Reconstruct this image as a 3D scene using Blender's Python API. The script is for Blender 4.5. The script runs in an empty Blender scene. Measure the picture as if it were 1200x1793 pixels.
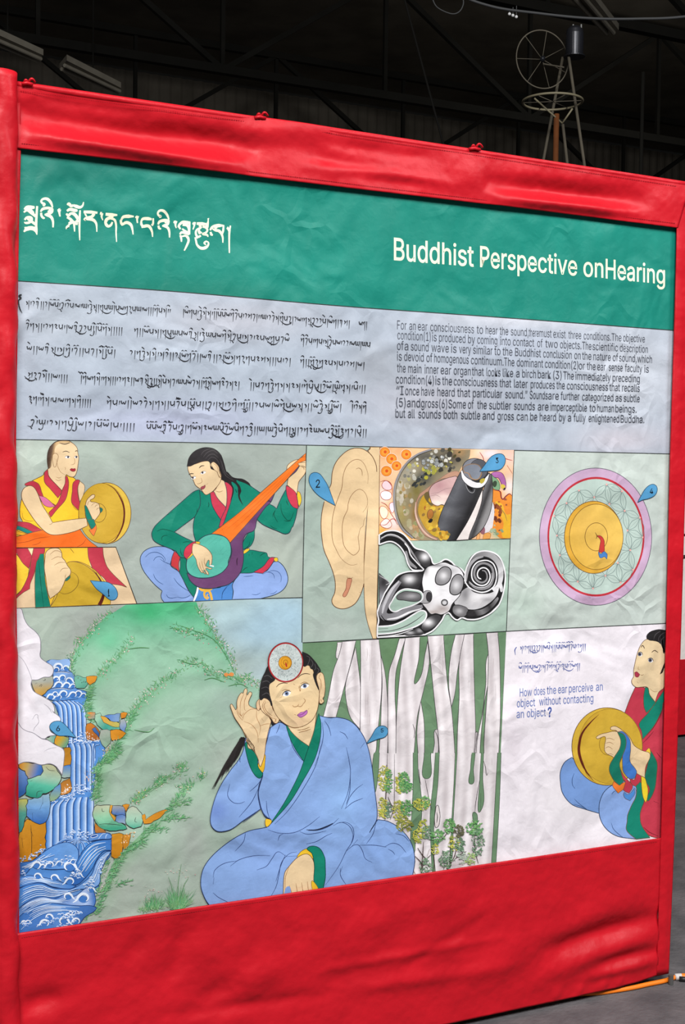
import bpy, bmesh, math, random
from mathutils import Vector, Matrix
from mathutils.geometry import delaunay_2d_cdt

C = bpy.context.scene.collection
SC = bpy.context.scene
random.seed(7)
PI = math.pi

# ------------------------------------------------------------------ camera
FPX = 2230.0
YAW, PITCH, ROLL = -0.45927353, -0.03811856, -0.01367987
CAM = Vector((-0.65505338, -3.06107038, 1.55618824))
ROT = Matrix.Rotation(YAW, 3, 'Z') @ Matrix.Rotation(PITCH, 3, 'X') @ Matrix.Rotation(ROLL, 3, 'Y')
cam_data = bpy.data.cameras.new('camera')
cam = bpy.data.objects.new('camera', cam_data)
C.objects.link(cam)
cam_data.sensor_fit = 'VERTICAL'
cam_data.sensor_height = 36.0
cam_data.lens = FPX / 1793.0 * 36.0
cam_data.clip_end = 200
M4 = (ROT @ Matrix.Rotation(PI / 2, 3, 'X')).to_4x4()
M4.translation = CAM
cam.matrix_world = M4
SC.camera = cam

# ------------------------------------------------------------------ light
SC.view_settings.view_transform = 'Standard'
SC.view_settings.look = 'None'
SC.view_settings.exposure = 0.0
SC.view_settings.gamma = 1.0
SC.view_settings.use_curve_mapping = False
world = bpy.data.worlds.new('hall_air')
SC.world = world
world.use_nodes = True
bgn = world.node_tree.nodes['Background']
bgn.inputs[0].default_value = (0.75, 0.86, 1.0, 1)
bgn.inputs[1].default_value = 0.05


def area(name, loc, target, sx, sy, power, col):
    d = bpy.data.lights.new(name, 'AREA')
    d.shape = 'RECTANGLE'
    d.size, d.size_y = sx, sy
    d.energy = power
    d.color = col
    o = bpy.data.objects.new(name, d)
    C.objects.link(o)
    o.location = loc
    o.rotation_euler = (Vector(target) - Vector(loc)).to_track_quat('-Z', 'Y').to_euler()
    return o


area('open_door_daylight', (-1.8, -6.6, 8.0), (1.1, 0, 1.0), 4.5, 3.0, 1650, (1.0, 0.985, 0.97))
area('high_window_daylight', (4.6, -4.5, 6.0), (1.3, 0, 0.9), 3.0, 2.0, 330, (0.95, 0.97, 1.0))

area('added_far_fill', (15, 14, 7.6), (14, 26, 4.5), 6, 2, 38, (1.0, 0.96, 0.88))  # added fill lamp that lifts the far back wall, not a roof fixture


# ------------------------------------------------------------------ geometry helpers
def ray(px, py):
    return ROT @ Vector(((px - 600.0) / FPX, 1.0, -(py - 896.5) / FPX))


def at(px, py, Y=0.0):            # the point of the upright plane y = Y seen at a pixel
    d = ray(px, py)
    return CAM + d * ((Y - CAM.y) / d.y)


def at_z(px, py, z):              # the point of the level plane z seen at a pixel
    d = ray(px, py)
    return CAM + d * ((z - CAM.z) / d.z)


def at_d(px, py, dist):           # the point at a given depth
    return CAM + ray(px, py) * dist


def lin(h):
    if not isinstance(h, str):
        return h
    v = [int(h[i:i + 2], 16) / 255.0 for i in (0, 2, 4)]
    return tuple(c / 12.92 if c <= 0.04045 else ((c + 0.055) / 1.055) ** 2.4 for c in v)


def mixc(a, b, t):
    a, b = lin(a), lin(b)
    t = max(0.0, min(1.0, t))
    return tuple(x + (y - x) * t for x, y in zip(a, b))


def link(name, verts, faces, mat, parent=None, smooth=False):
    me = bpy.data.meshes.new(name)
    me.from_pydata([tuple(v) for v in verts], [], faces)
    me.validate()
    me.materials.append(mat)
    if smooth:
        me.polygons.foreach_set('use_smooth', [True] * len(me.polygons))
    me.update()
    o = bpy.data.objects.new(name, me)
    C.objects.link(o)
    if parent:
        o.parent = parent
    return o


def thing(name, label, cat, group=None, loc=(0, 0, 0)):
    o = bpy.data.objects.new(name, None)
    C.objects.link(o)
    o.location = loc
    o.empty_display_size = 0.1
    o['label'] = label
    o['category'] = cat
    if group:
        o['group'] = group
    return o


def tag(o, label, cat, group=None):
    o['label'] = label
    o['category'] = cat
    if group:
        o['group'] = group
    return o


def struct(o):
    o['kind'] = 'structure'
    return o


def box_vf(c, sx, sy, sz, rot=None):
    vs = []
    for dx in (-1, 1):
        for dy in (-1, 1):
            for dz in (-1, 1):
                v = Vector((dx * sx / 2, dy * sy / 2, dz * sz / 2))
                if rot is not None:
                    v = rot @ v
                vs.append(Vector(c) + v)
    fs = [(0, 1, 3, 2), (4, 6, 7, 5), (0, 4, 5, 1), (2, 3, 7, 6), (0, 2, 6, 4), (1, 5, 7, 3)]
    return vs, fs


def tube_vf(path, r, n=12, closed=False, caps=True, rfun=None):
    path = [Vector(p) for p in path]
    m = len(path)
    vs, fs = [], []
    t0 = (path[1] - path[0]).normalized()
    ref = Vector((0, 0, 1)) if abs(t0.z) < 0.9 else Vector((1, 0, 0))
    u = t0.cross(ref).normalized()
    for i, p in enumerate(path):
        if closed:
            t = (path[(i + 1) % m] - path[i - 1]).normalized()
        else:
            t = (path[min(i + 1, m - 1)] - path[max(i - 1, 0)]).normalized()
        u = (u - t * u.dot(t)).normalized()
        w = t.cross(u)
        for k in range(n):
            a = 2 * PI * k / n
            rr = r if rfun is None else rfun(i, m, a)
            vs.append(p + (u * math.cos(a) + w * math.sin(a)) * rr)
    for i in range(m if closed else m - 1):
        j = (i + 1) % m
        for k in range(n):
            k2 = (k + 1) % n
            fs.append((i * n + k, i * n + k2, j * n + k2, j * n + k))
    if caps and not closed:
        fs.append(tuple(range(n))[::-1])
        fs.append(tuple((m - 1) * n + k for k in range(n)))
    return vs, fs


def merge(*parts):
    V, F = [], []
    for vs, fs in parts:
        b = len(V)
        V += list(vs)
        F += [tuple(i + b for i in f) for f in fs]
    return V, F


# ------------------------------------------------------------------ materials
def mat(name, col, rough=0.6, spec=0.3, noise=None, bump=None, metal=0.0):
    """noise = (scale, amount, other colour); bump = [(scale, detail, distance), ...]"""
    m = bpy.data.materials.new(name)
    m.use_nodes = True
    nt = m.node_tree
    b = nt.nodes['Principled BSDF']
    b.inputs['Roughness'].default_value = rough
    b.inputs['Specular IOR Level'].default_value = spec
    b.inputs['Metallic'].default_value = metal
    tc = nt.nodes.new('ShaderNodeTexCoord')
    c = lin(col)
    b.inputs['Base Color'].default_value = (*c, 1)
    if noise:
        n = nt.nodes.new('ShaderNodeTexNoise')
        n.inputs['Scale'].default_value = noise[0]
        n.inputs['Detail'].default_value = 6
        nt.links.new(tc.outputs['Object'], n.inputs['Vector'])
        mr = nt.nodes.new('ShaderNodeMapRange')
        mr.inputs['From Min'].default_value = 0.35
        mr.inputs['From Max'].default_value = 0.7
        mr.inputs['To Max'].default_value = noise[1]
        nt.links.new(n.outputs['Fac'], mr.inputs['Value'])
        mx = nt.nodes.new('ShaderNodeMix')
        mx.data_type = 'RGBA'
        mx.inputs[6].default_value = (*c, 1)
        mx.inputs[7].default_value = (*lin(noise[2]), 1)
        nt.links.new(mr.outputs[0], mx.inputs[0])
        nt.links.new(mx.outputs[2], b.inputs['Base Color'])
    prev = None
    for k, (sc, det, dist) in enumerate(bump or []):
        n = nt.nodes.new('ShaderNodeTexNoise')
        n.inputs['Scale'].default_value = sc
        n.inputs['Detail'].default_value = det
        nt.links.new(tc.outputs['Object'], n.inputs['Vector'])
        bp = nt.nodes.new('ShaderNodeBump')
        bp.inputs['Distance'].default_value = dist
        nt.links.new(n.outputs['Fac'], bp.inputs['Height'])
        if prev:
            nt.links.new(prev.outputs[0], bp.inputs['Normal'])
        prev = bp
    if prev:
        nt.links.new(prev.outputs[0], b.inputs['Normal'])
    return m


ALB = 0.80                          # paint reflectance of the purest white


def paint_material():
    m = bpy.data.materials.new('gouache_on_canvas')
    m.use_nodes = True
    nt = m.node_tree
    b = nt.nodes['Principled BSDF']
    b.inputs['Roughness'].default_value = 0.52
    b.inputs['Specular IOR Level'].default_value = 0.22
    at_ = nt.nodes.new('ShaderNodeAttribute')
    at_.attribute_name = 'pigment'
    tc = nt.nodes.new('ShaderNodeTexCoord')
    # brushy unevenness of the pigment
    n = nt.nodes.new('ShaderNodeTexNoise')
    n.inputs['Scale'].default_value = 9
    n.inputs['Detail'].default_value = 8
    n.inputs['Roughness'].default_value = 0.65
    mp = nt.nodes.new('ShaderNodeMapping')
    mp.inputs['Scale'].default_value = (2.2, 1, 1)
    nt.links.new(tc.outputs['Object'], mp.inputs['Vector'])
    nt.links.new(mp.outputs[0], n.inputs['Vector'])
    mr = nt.nodes.new('ShaderNodeMapRange')
    mr.inputs['From Min'].default_value = 0.25
    mr.inputs['From Max'].default_value = 0.75
    mr.inputs['To Min'].default_value = ALB * 0.91
    mr.inputs['To Max'].default_value = ALB * 1.06
    nt.links.new(n.outputs['Fac'], mr.inputs['Value'])
    mul = nt.nodes.new('ShaderNodeVectorMath')
    mul.operation = 'SCALE'
    nt.links.new(at_.outputs['Color'], mul.inputs[0])
    nt.links.new(mr.outputs[0], mul.inputs['Scale'])
    nt.links.new(mul.outputs[0], b.inputs['Base Color'])
    # wrinkles of the canvas: soft billows, sharp creases, weave

    def noise(sc, det, dist=0.0, ty='FBM'):
        q = nt.nodes.new('ShaderNodeTexNoise')
        q.inputs['Scale'].default_value = sc
        q.inputs['Detail'].default_value = det
        q.inputs['Distortion'].default_value = dist
        nt.links.new(tc.outputs['Object'], q.inputs['Vector'])
        return q.outputs['Fac']

    def bump(h, dist, prev, strength=1.0):
        q = nt.nodes.new('ShaderNodeBump')
        q.inputs['Distance'].default_value = dist
        q.inputs['Strength'].default_value = strength
        nt.links.new(h, q.inputs['Height'])
        if prev:
            nt.links.new(prev, q.inputs['Normal'])
        return q.outputs[0]

    p = bump(noise(4.5, 2.0, 0.6), 0.032, None)
    # creases: a network of straight-ish folds, only in crumpled patches
    vo = nt.nodes.new('ShaderNodeTexVoronoi')
    vo.feature = 'DISTANCE_TO_EDGE'
    vo.inputs['Scale'].default_value = 9.0
    wv = nt.nodes.new('ShaderNodeTexNoise')
    wv.inputs['Scale'].default_value = 6.0
    nt.links.new(tc.outputs['Object'], wv.inputs['Vector'])
    wm = nt.nodes.new('ShaderNodeVectorMath'); wm.operation = 'MULTIPLY_ADD'
    wm.inputs[1].default_value = (0.16, 0.16, 0.16)
    nt.links.new(wv.outputs['Color'], wm.inputs[0])
    nt.links.new(tc.outputs['Object'], wm.inputs[2])
    nt.links.new(wm.outputs[0], vo.inputs['Vector'])
    s3 = nt.nodes.new('ShaderNodeMapRange')
    s3.inputs['From Min'].default_value = 0.0
    s3.inputs['From Max'].default_value = 0.16
    s3.inputs['To Min'].default_value = 1.0
    s3.inputs['To Max'].default_value = 0.0
    nt.links.new(vo.outputs['Distance'], s3.inputs['Value'])
    pm = nt.nodes.new('ShaderNodeMapRange')
    pm.inputs['From Min'].default_value = 0.5
    pm.inputs['From Max'].default_value = 0.68
    nt.links.new(noise(3.1, 2.0), pm.inputs['Value'])
    s4 = nt.nodes.new('ShaderNodeMath'); s4.operation = 'MULTIPLY'
    nt.links.new(s3.outputs[0], s4.inputs[0])
    nt.links.new(pm.outputs[0], s4.inputs[1])
    p = bump(s4.outputs[0], 0.0030, p)
    p = bump(noise(38, 4.0, 0.4), 0.0016, p)
    nt.links.new(p, b.inputs['Normal'])
    return m


M_PAINT = paint_material()
M_RED = mat('red_satin_cloth', 'b3121f', 0.45, 0.22, (7, 0.35, '8f0b16'), [(6, 3, 0.02), (45, 3, 0.0012), (900, 1, 0.00015)])
M_STITCH = mat('red_thread', '7a0612', 0.7, 0.2)
M_PIPE = mat('grey_conduit', '6a6a68', 0.4, 0.5, metal=0.6)
M_BACK = mat('unbleached_canvas', 'a9a294', 0.9, 0.1)
M_FLOOR = mat('worn_asphalt_floor', '4a484a', 0.75, 0.25, (9, 0.65, '6c6768'), [(60, 6, 0.004), (400, 3, 0.001)])
M_DARK = mat('dark_corrugated_sheet', '6e685e', 0.9, 0.1, (1.2, 0.8, '524d45'))
M_STEEL = mat('dusty_roof_steel', '201f1b', 0.8, 0.2, (3, 0.5, '161512'))

# ------------------------------------------------------------------ the hall
FZ = at(1168, 1719).z               # the floor the banner stands on
struct(link('floor', *box_vf((4, 8, FZ - 0.05), 44, 44, 0.1), M_FLOOR))


def corrugated(name, p0, p1, z0, z1, m, n=160, amp=0.03):
    vs, fs = [], []
    d = Vector(p1) - Vector(p0)
    nn = Vector((-d.y, d.x, 0)).normalized()
    for i in range(n * 4 + 1):
        q = Vector(p0) + d * (i / (n * 4.0)) + nn * amp * (1 if (i // 2) % 2 else 0)
        vs += [Vector((q.x, q.y, z0)), Vector((q.x, q.y, z1))]
    fs = [(2 * i, 2 * i + 2, 2 * i + 3, 2 * i + 1) for i in range(n * 4)]
    return struct(link(name, vs, fs, m))


corrugated('wall_back', (-18, 26, 0), (26, 26, 0), FZ, 10.6, M_DARK)
corrugated('wall_right', (26, 26, 0), (26, -14, 0), FZ, 10.6, M_DARK)
corrugated('wall_left', (-18, -14, 0), (-18, 26, 0), FZ, 10.6, M_DARK)
struct(link('ceiling', *box_vf((4, 10, 10.7), 44, 33, 0.12), M_DARK))
for k, zz in enumerate((2.4, 4.6, 6.8, 9.0)):
    struct(link('trim_%d' % (k + 1), *box_vf((4, 25.84, zz), 43.9, 0.18, 0.2), M_STEEL))


def bar(a, b, w, h=None):
    a, b = Vector(a), Vector(b)
    d = b - a
    q = d.to_track_quat('X', 'Z').to_matrix()
    return box_vf((a + b) / 2, d.length, w, h or w, q)


def truss(y, label):
    t = thing('roof_truss', label, 'roof truss', 'steel trusses under the dark roof', (4, y, 8.2))
    t['kind'] = 'structure'
    x0, x1, zb, zt, n = -17.9, 25.9, 8.2, 10.3, 14
    off = Vector((4, y, 8.2))
    T = Matrix.Translation(-off)

    def put(name, vf):
        o = link(name, [v - off for v in vf[0]], vf[1], M_STEEL, t)
    put('bottom_chord', bar((x0, y, zb), (x1, y, zb), 0.14))
    put('top_chord', bar((x0, y, zt), (x1, y, zt), 0.14))
    dx = (x1 - x0) / n
    web = []
    for i in range(n):
        a, b = (zb, zt) if i % 2 == 0 else (zt, zb)
        web.append(bar((x0 + i * dx, y, a), (x0 + (i + 1) * dx, y, b), 0.09))
        web.append(bar((x0 + i * dx, y + 0.02, zb), (x0 + i * dx, y + 0.02, zt), 0.07))
    put('web', merge(*web))


truss(12.5, 'dark steel roof truss nearest behind the banner top')
truss(17.5, 'dark steel roof truss, second one behind the banner top')
truss(22.5, 'dark steel roof truss farthest back, close to the back wall')
# ------------------------------------------------------------------ painting tools
STEP = 0.000012
FR = [0.0, 0.0, 1.0]
FRS = {'A': (20, 760, 240), 'B': (20, 910, 240), 'C': (240, 770, 160), 'D': (380, 780, 160), 'E': (240, 910, 160),
       'G': (380, 910, 160), 'H': (530, 770, 140), 'I': (530, 940, 140), 'J': (655, 775, 250), 'K': (655, 920, 250),
       'M': (930, 800, 250), 'N': (970, 1090, 210), 'O': (970, 1270, 210), 'Q': (20, 1040, 220), 'R': (20, 1240, 220),
       'S': (20, 1430, 220), 'T': (120, 1040, 420), 'U': (150, 1300, 300), 'V': (370, 1110, 230), 'W': (350, 1230, 350),
       'X': (340, 1420, 400), 'Y': (530, 1100, 360), 'Z': (640, 1320, 250), 'L': (885, 1080, 300), '1': (20, 330, 220),
       '2': (220, 340, 220), 'P': (0, 0, 1200)}


def fr(k):                          # the reading frame of a detail of the painting
    x0, y0, w = FRS[k]
    FR[:] = [x0, y0, w / 1200.0]


fr('P')


def pt(x, y):
    return (FR[0] + x * FR[2], FR[1] + y * FR[2])


def parse(s):
    if not isinstance(s, str):
        return [(x, y, False) for x, y in s]
    t = s.split()
    out = []
    keep = list(FR)
    i = -2
    while i + 2 < len(t):
        i += 2
        if t[i][0] == '@':
            fr(t[i][1])
            i -= 1
            continue
        y, cn = t[i + 1], False
        if y[-1] == 'c':
            y, cn = y[:-1], True
        x, y = pt(float(t[i]), float(y))
        out.append((x, y, cn))
    FR[:] = keep
    return out


def curve(P, closed, sub=5):
    n = len(P)
    if n < 3 and not closed:
        return [(p[0], p[1]) for p in P]
    out = []
    for i in range(n if closed else n - 1):
        p1, p2 = P[i], P[(i + 1) % n]
        p0 = P[i - 1] if (closed or i > 0) else p1
        p3 = P[(i + 2) % n] if (closed or i + 2 < n) else p2
        if p1[2] and p2[2]:
            out.append((p1[0], p1[1]))
            continue
        L = math.hypot(p2[0] - p1[0], p2[1] - p1[1])

        def tan(a, b, c, corner, d):
            if corner:
                return d
            tx, ty = c[0] - a[0], c[1] - a[1]
            l = math.hypot(tx, ty) or 1.0
            return (tx / l * L, ty / l * L)
        d = (p2[0] - p1[0], p2[1] - p1[1])
        m1, m2 = tan(p0, p1, p2, p1[2], d), tan(p1, p2, p3, p2[2], d)
        k = max(2, min(sub * 2, int(L / 2.5) + 2))
        for j in range(k):
            t = j / k
            a, b, c_, e = 2*t**3-3*t*t+1, t**3-2*t*t+t, -2*t**3+3*t*t, t**3-t*t
            out.append((a*p1[0]+b*m1[0]+c_*p2[0]+e*m2[0], a*p1[1]+b*m1[1]+c_*p2[1]+e*m2[1]))
    if not closed:
        out.append((P[-1][0], P[-1][1]))
    return out


def inside(p, poly):
    x, y = p
    r = False
    j = len(poly) - 1
    for i in range(len(poly)):
        xi, yi = poly[i]
        xj, yj = poly[j]
        if (yi > y) != (yj > y) and x < (xj - xi) * (y - yi) / (yj - yi) + xi:
            r = not r
        j = i
    return r


INK = '2b2320'


class Art:
    def __init__(self, base=0.0004, sc=None):
        self.z = base
        self.V, self.K, self.F = [], [], []

    def v(self, x, y, c, z=None):
        p = at(x, y, -(self.z if z is None else z))
        self.V.append(p)
        self.K.append((*c, 1.0))
        return len(self.V) - 1

    def up(self, k=1.0):
        self.z += STEP * k

    def poly(self, P, col):
        c = lin(col)
        area2 = sum(P[i - 1][0] * P[i][1] - P[i][0] * P[i - 1][1] for i in range(len(P)))
        if area2 > 0:
            P = P[::-1]
        self.F.append(tuple(self.v(x, y, c) for x, y in P))

    def shade(self, P, fn, step):     # filled with a colour that varies with place
        Q = []
        for i, p in enumerate(P):     # long edges get points of their own
            q = P[(i + 1) % len(P)]
            m = max(1, int(math.hypot(q[0] - p[0], q[1] - p[1]) / step))
            Q += [(p[0] + (q[0] - p[0]) * j / m, p[1] + (q[1] - p[1]) * j / m) for j in range(m)]
        P = Q
        xs, ys = [p[0] for p in P], [p[1] for p in P]
        pts = [Vector(p) for p in P]
        n = len(pts)
        y = min(ys) + step / 2
        row = 0
        while y < max(ys):
            x = min(xs) + step / 2 * (1 + row % 2)
            while x < max(xs):
                if inside((x, y), P):
                    pts.append(Vector((x, y)))
                x += step
            y += step * 0.87
            row += 1
        r = delaunay_2d_cdt(pts, [(i, (i + 1) % n) for i in range(n)], [list(range(n))], 1, 1e-4)
        b = len(self.V)
        for q in r[0]:
            self.v(q[0], q[1], lin(fn(q[0], q[1])))
        for f in r[2]:
            a2 = sum(r[0][f[i - 1]][0] * r[0][f[i]][1] - r[0][f[i]][0] * r[0][f[i - 1]][1] for i in range(3))
            self.F.append(tuple(b + i for i in (f if a2 < 0 else f[::-1])))

    def fill(self, s, col, out=None, w=1.1, step=6, skip=None):
        P = curve(parse(s), True)
        self.up()
        if callable(col):
            self.shade(P, col, step)
        else:
            self.poly(P, col)
        if out:
            self.up()
            Q = P + [P[0]]
            if skip:
                run = [Q[0]]
                for p, q in zip(Q, Q[1:]):
                    if skip(p, q):
                        self.ribbon(run, out, w, 0)
                        run = [q]
                    else:
                        run.append(q)
                self.ribbon(run, out, w, 0)
            else:
                self.ribbon(Q, out, w, 0)
        return P

    def ribbon(self, P, col, w, taper=1, z=None):
        c = lin(col)
        Q = [P[0]]
        for p in P[1:]:
            if math.hypot(p[0] - Q[-1][0], p[1] - Q[-1][1]) > 0.15:
                Q.append(p)
        P = Q
        n = len(P)
        if n < 2:
            return
        prev = None
        closed = math.hypot(P[0][0] - P[-1][0], P[0][1] - P[-1][1]) < 0.2
        for i, p in enumerate(P):
            a, b = P[max(i - 1, 0)], P[min(i + 1, n - 1)]
            if closed and i in (0, n - 1):
                a, b = P[-2], P[1]
            dx, dy = b[0] - a[0], b[1] - a[1]
            l = math.hypot(dx, dy) or 1
            t = i / (n - 1)
            ww = w(t) if callable(w) else w * ((0.35 + 0.65 * math.sin(PI * min(max(t, 0.02), 0.98)) ** 0.6) if taper else 1)
            nx, ny = -dy / l * ww / 2, dx / l * ww / 2
            cc = lin(col(t)) if callable(col) else c
            q = (self.v(p[0] + nx, p[1] + ny, cc, z), self.v(p[0] - nx, p[1] - ny, cc, z))
            if prev:
                self.F.append((prev[0], prev[1], q[1], q[0]))
            prev = q

    def line(self, s, col=INK, w=1.0, taper=1):
        self.up(0.4)
        self.ribbon(curve(parse(s), False), col, w, taper)

    def lines(self, ss, col=INK, w=1.0, taper=1):
        self.up(0.6)
        for s in ss.split('|'):
            self.ribbon(curve(parse(s), False), col, w, taper)

    def brush(self, s, col, unit=None):  # x y width triples in the reading frame: a stroke of changing width
        t = [float(q) for q in s.split()]
        T = [(*pt(t[i], t[i + 1]), t[i + 2] * FR[2]) for i in range(0, len(t), 3)]
        self.brushp(T, col)

    def brushp(self, T, col):
        if len(T) == 2:
            P, W = [T[0][:2], T[1][:2]], [T[0][2], T[1][2]]
        else:
            P = curve([(a, b, False) for a, b, _ in T], False, 3)
            W = []
            # width follows the nearest control position along the stroke
            L = [0.0]
            for i in range(1, len(P)):
                L.append(L[-1] + math.hypot(P[i][0] - P[i - 1][0], P[i][1] - P[i - 1][1]))
            K, j = [0], 0
            for a, b, _ in T[1:]:
                best = min(range(j, len(P)), key=lambda q: (P[q][0] - a) ** 2 + (P[q][1] - b) ** 2)
                K.append(best)
                j = best
            for i in range(len(P)):
                s = 0
                while s < len(K) - 2 and i > K[s + 1]:
                    s += 1
                d = max(L[K[s + 1]] - L[K[s]], 1e-6)
                u = max(0, min(1, (L[i] - L[K[s]]) / d))
                W.append(T[s][2] + (T[s + 1][2] - T[s][2]) * u)
        n = len(P)
        self.up(0.1)
        self.ribbon2(P, W, col)

    def ribbon2(self, P, W, col):
        c = lin(col)
        prev = None
        n = len(P)
        for i, p in enumerate(P):
            a, b = P[max(i - 1, 0)], P[min(i + 1, n - 1)]
            dx, dy = b[0] - a[0], b[1] - a[1]
            l = math.hypot(dx, dy) or 1
            nx, ny = -dy / l * W[i] / 2, dx / l * W[i] / 2
            q = (self.v(p[0] + nx, p[1] + ny, c), self.v(p[0] - nx, p[1] - ny, c))
            if prev:
                self.F.append((prev[0], prev[1], q[1], q[0]))
            prev = q

    def ellp(self, cx, cy, rx, ry, rot=0, n=40):
        cx, cy = pt(cx, cy)
        rx, ry = rx * FR[2], ry * FR[2]
        c, s = math.cos(rot), math.sin(rot)
        return [(cx + rx * math.cos(a) * c - ry * math.sin(a) * s, cy + rx * math.cos(a) * s + ry * math.sin(a) * c)
                for a in [2 * PI * i / n for i in range(n)]]

    def ell(self, cx, cy, rx, ry, col=None, rot=0, out=None, w=1.1, n=40, step=6):
        P = self.ellp(cx, cy, rx, ry, rot, n)
        self.up()
        if callable(col):
            self.shade(P, col, step)
        elif col:
            self.poly(P, col)
        if out:
            self.up()
            self.ribbon(P + [P[0]], out, w, 0)

    def words(self, s, p0, p1, h0, h1, col, bold=0.0, lean=0.0):
        V, F, x0, x1 = text_mesh(s, bold)
        c = lin(col)
        self.up()
        b = len(self.V)
        for x, y in V:
            u = (x - x0) / (x1 - x0)
            h = h0 + (h1 - h0) * u
            self.v(p0[0] + (p1[0] - p0[0]) * u + lean * y * h, p0[1] + (p1[1] - p0[1]) * u - y * h, c)
        for f in F:
            self.F.append(tuple(b + i for i in f))

    def emit(self, name, parent, label=None):
        me = bpy.data.meshes.new(name)
        me.from_pydata([tuple(p) for p in self.V], [], self.F)
        a = me.attributes.new('pigment', 'FLOAT_COLOR', 'POINT')
        a.data.foreach_set('color', [q for k in self.K for q in k])
        me.materials.append(M_PAINT)
        me.update()
        o = bpy.data.objects.new(name, me)
        C.objects.link(o)
        o.parent = parent
        if label:
            o['label'] = label
        return o


_tm = {}
try:                                # the plain grotesque that ships with Blender, else its built-in face
    SANS = bpy.data.fonts.load(bpy.utils.system_resource('DATAFILES', path='fonts') + '/Inter.woff2')
except Exception:
    SANS = None


def text_mesh(s, bold=0.0):
    k = (s, bold)
    if k not in _tm:
        cu = bpy.data.curves.new('lettering_outline', 'FONT')
        cu.body = s
        cu.size = 1.0
        if SANS:
            cu.font = SANS
        cu.offset = bold
        cu.resolution_u = 3
        o = bpy.data.objects.new('lettering_outline', cu)
        C.objects.link(o)
        dg = bpy.context.evaluated_depsgraph_get()
        dg.update()
        me = bpy.data.meshes.new_from_object(o.evaluated_get(dg))
        V = [(v.co.x, v.co.y) for v in me.vertices]
        F = [tuple(p.vertices) for p in me.polygons]
        bpy.data.objects.remove(o)
        bpy.data.curves.remove(cu)
        bpy.data.meshes.remove(me)
        if s != 'H':                # measure heights in cap heights above the baseline
            H = text_mesh('H', 0.0)[0]
            b0, b1 = min(v[1] for v in H), max(v[1] for v in H)
            V = [(v[0], (v[1] - b0) / (b1 - b0)) for v in V]
        xs = [v[0] for v in V]
        _tm[k] = (V, F, min(xs), max(xs))
    return _tm[k]


def lerpfn(stops):                  # colour along the direction of the first to last stop: [(x, y, colour), ...]
    x0, y0, _ = stops[0]
    x1, y1, _ = stops[-1]
    d2 = (x1 - x0) ** 2 + (y1 - y0) ** 2
    T = [((x - x0) * (x1 - x0) + (y - y0) * (y1 - y0)) / d2 for x, y, _ in stops]

    def f(x, y):
        t = ((x - x0) * (x1 - x0) + (y - y0) * (y1 - y0)) / d2
        if t <= T[0]:
            return lin(stops[0][2])
        for i in range(len(T) - 1):
            if t <= T[i + 1]:
                return mixc(stops[i][2], stops[i + 1][2], (t - T[i]) / (T[i + 1] - T[i]))
        return lin(stops[-1][2])
    return f


def blobfn(base, spots):            # soft patches of other colour mixed into a ground: (x, y, rx, ry, colour)
    def f(x, y):
        c = base(x, y) if callable(base) else lin(base)
        for sx, sy, rx, ry, col in spots:
            d = ((x - sx) / rx) ** 2 + ((y - sy) / ry) ** 2
            if d < 4:
                c = mixc(c, col, math.exp(-d * 1.4))
        return c
    return f


# ------------------------------------------------------------------ the banner: cloth frame
banner = thing('banner', 'large painted banner in a red cloth frame with green title band, standing in front', 'banner', loc=at(600, 1760, 0) * 1.0)
banner.location = (0, 0, 0)


FOLD = 1.8


def quad_patch(name, mat_, parent, top, bottom, folds=(), n=(90, 24), Y=-0.008, thick=0.004, extra=None):
    """cloth between a top and a bottom pixel polyline, with folds (x0, y0, x1, y1, reach, height in m)"""
    def along(pl, t):
        L = [0.0]
        for i in range(1, len(pl)):
            L.append(L[-1] + math.hypot(pl[i][0] - pl[i - 1][0], pl[i][1] - pl[i - 1][1]))
        s = t * L[-1]
        for i in range(1, len(pl)):
            if s <= L[i] + 1e-9:
                u = (s - L[i - 1]) / max(L[i] - L[i - 1], 1e-9)
                return (pl[i - 1][0] + (pl[i][0] - pl[i - 1][0]) * u, pl[i - 1][1] + (pl[i][1] - pl[i - 1][1]) * u)
        return pl[-1]

    def hgt(x, y):
        h = 0.0
        for x0, y0, x1, y1, rc, am in folds:
            dx, dy = x1 - x0, y1 - y0
            l2 = dx * dx + dy * dy
            t = ((x - x0) * dx + (y - y0) * dy) / l2
            tc = max(0, min(1, t))
            d2 = (x - x0 - dx * tc) ** 2 + (y - y0 - dy * tc) ** 2
            fade = math.sin(PI * (0.06 + 0.88 * tc)) ** 0.7
            h += am * fade * math.exp(-d2 / (2 * rc * rc))
        return h
    N, M = n
    vs, fs = [], []
    for j in range(M + 1):
        for i in range(N + 1):
            a, b = along(top, i / N), along(bottom, i / N)
            t = j / M
            x, y = a[0] + (b[0] - a[0]) * t, a[1] + (b[1] - a[1]) * t
            p = at(x, y, Y)
            p.y -= FOLD * hgt(x, y) + (extra(x, y) if extra else 0)
            vs.append(p)
    W = N + 1
    for j in range(M):
        for i in range(N):
            fs.append((j * W + i, (j + 1) * W + i, (j + 1) * W + i + 1, j * W + i + 1))
    o = link(name, vs, fs, mat_, parent, True)
    so = o.modifiers.new('thickness', 'SOLIDIFY')
    so.thickness = thick
    so.offset = -1
    return o


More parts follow.
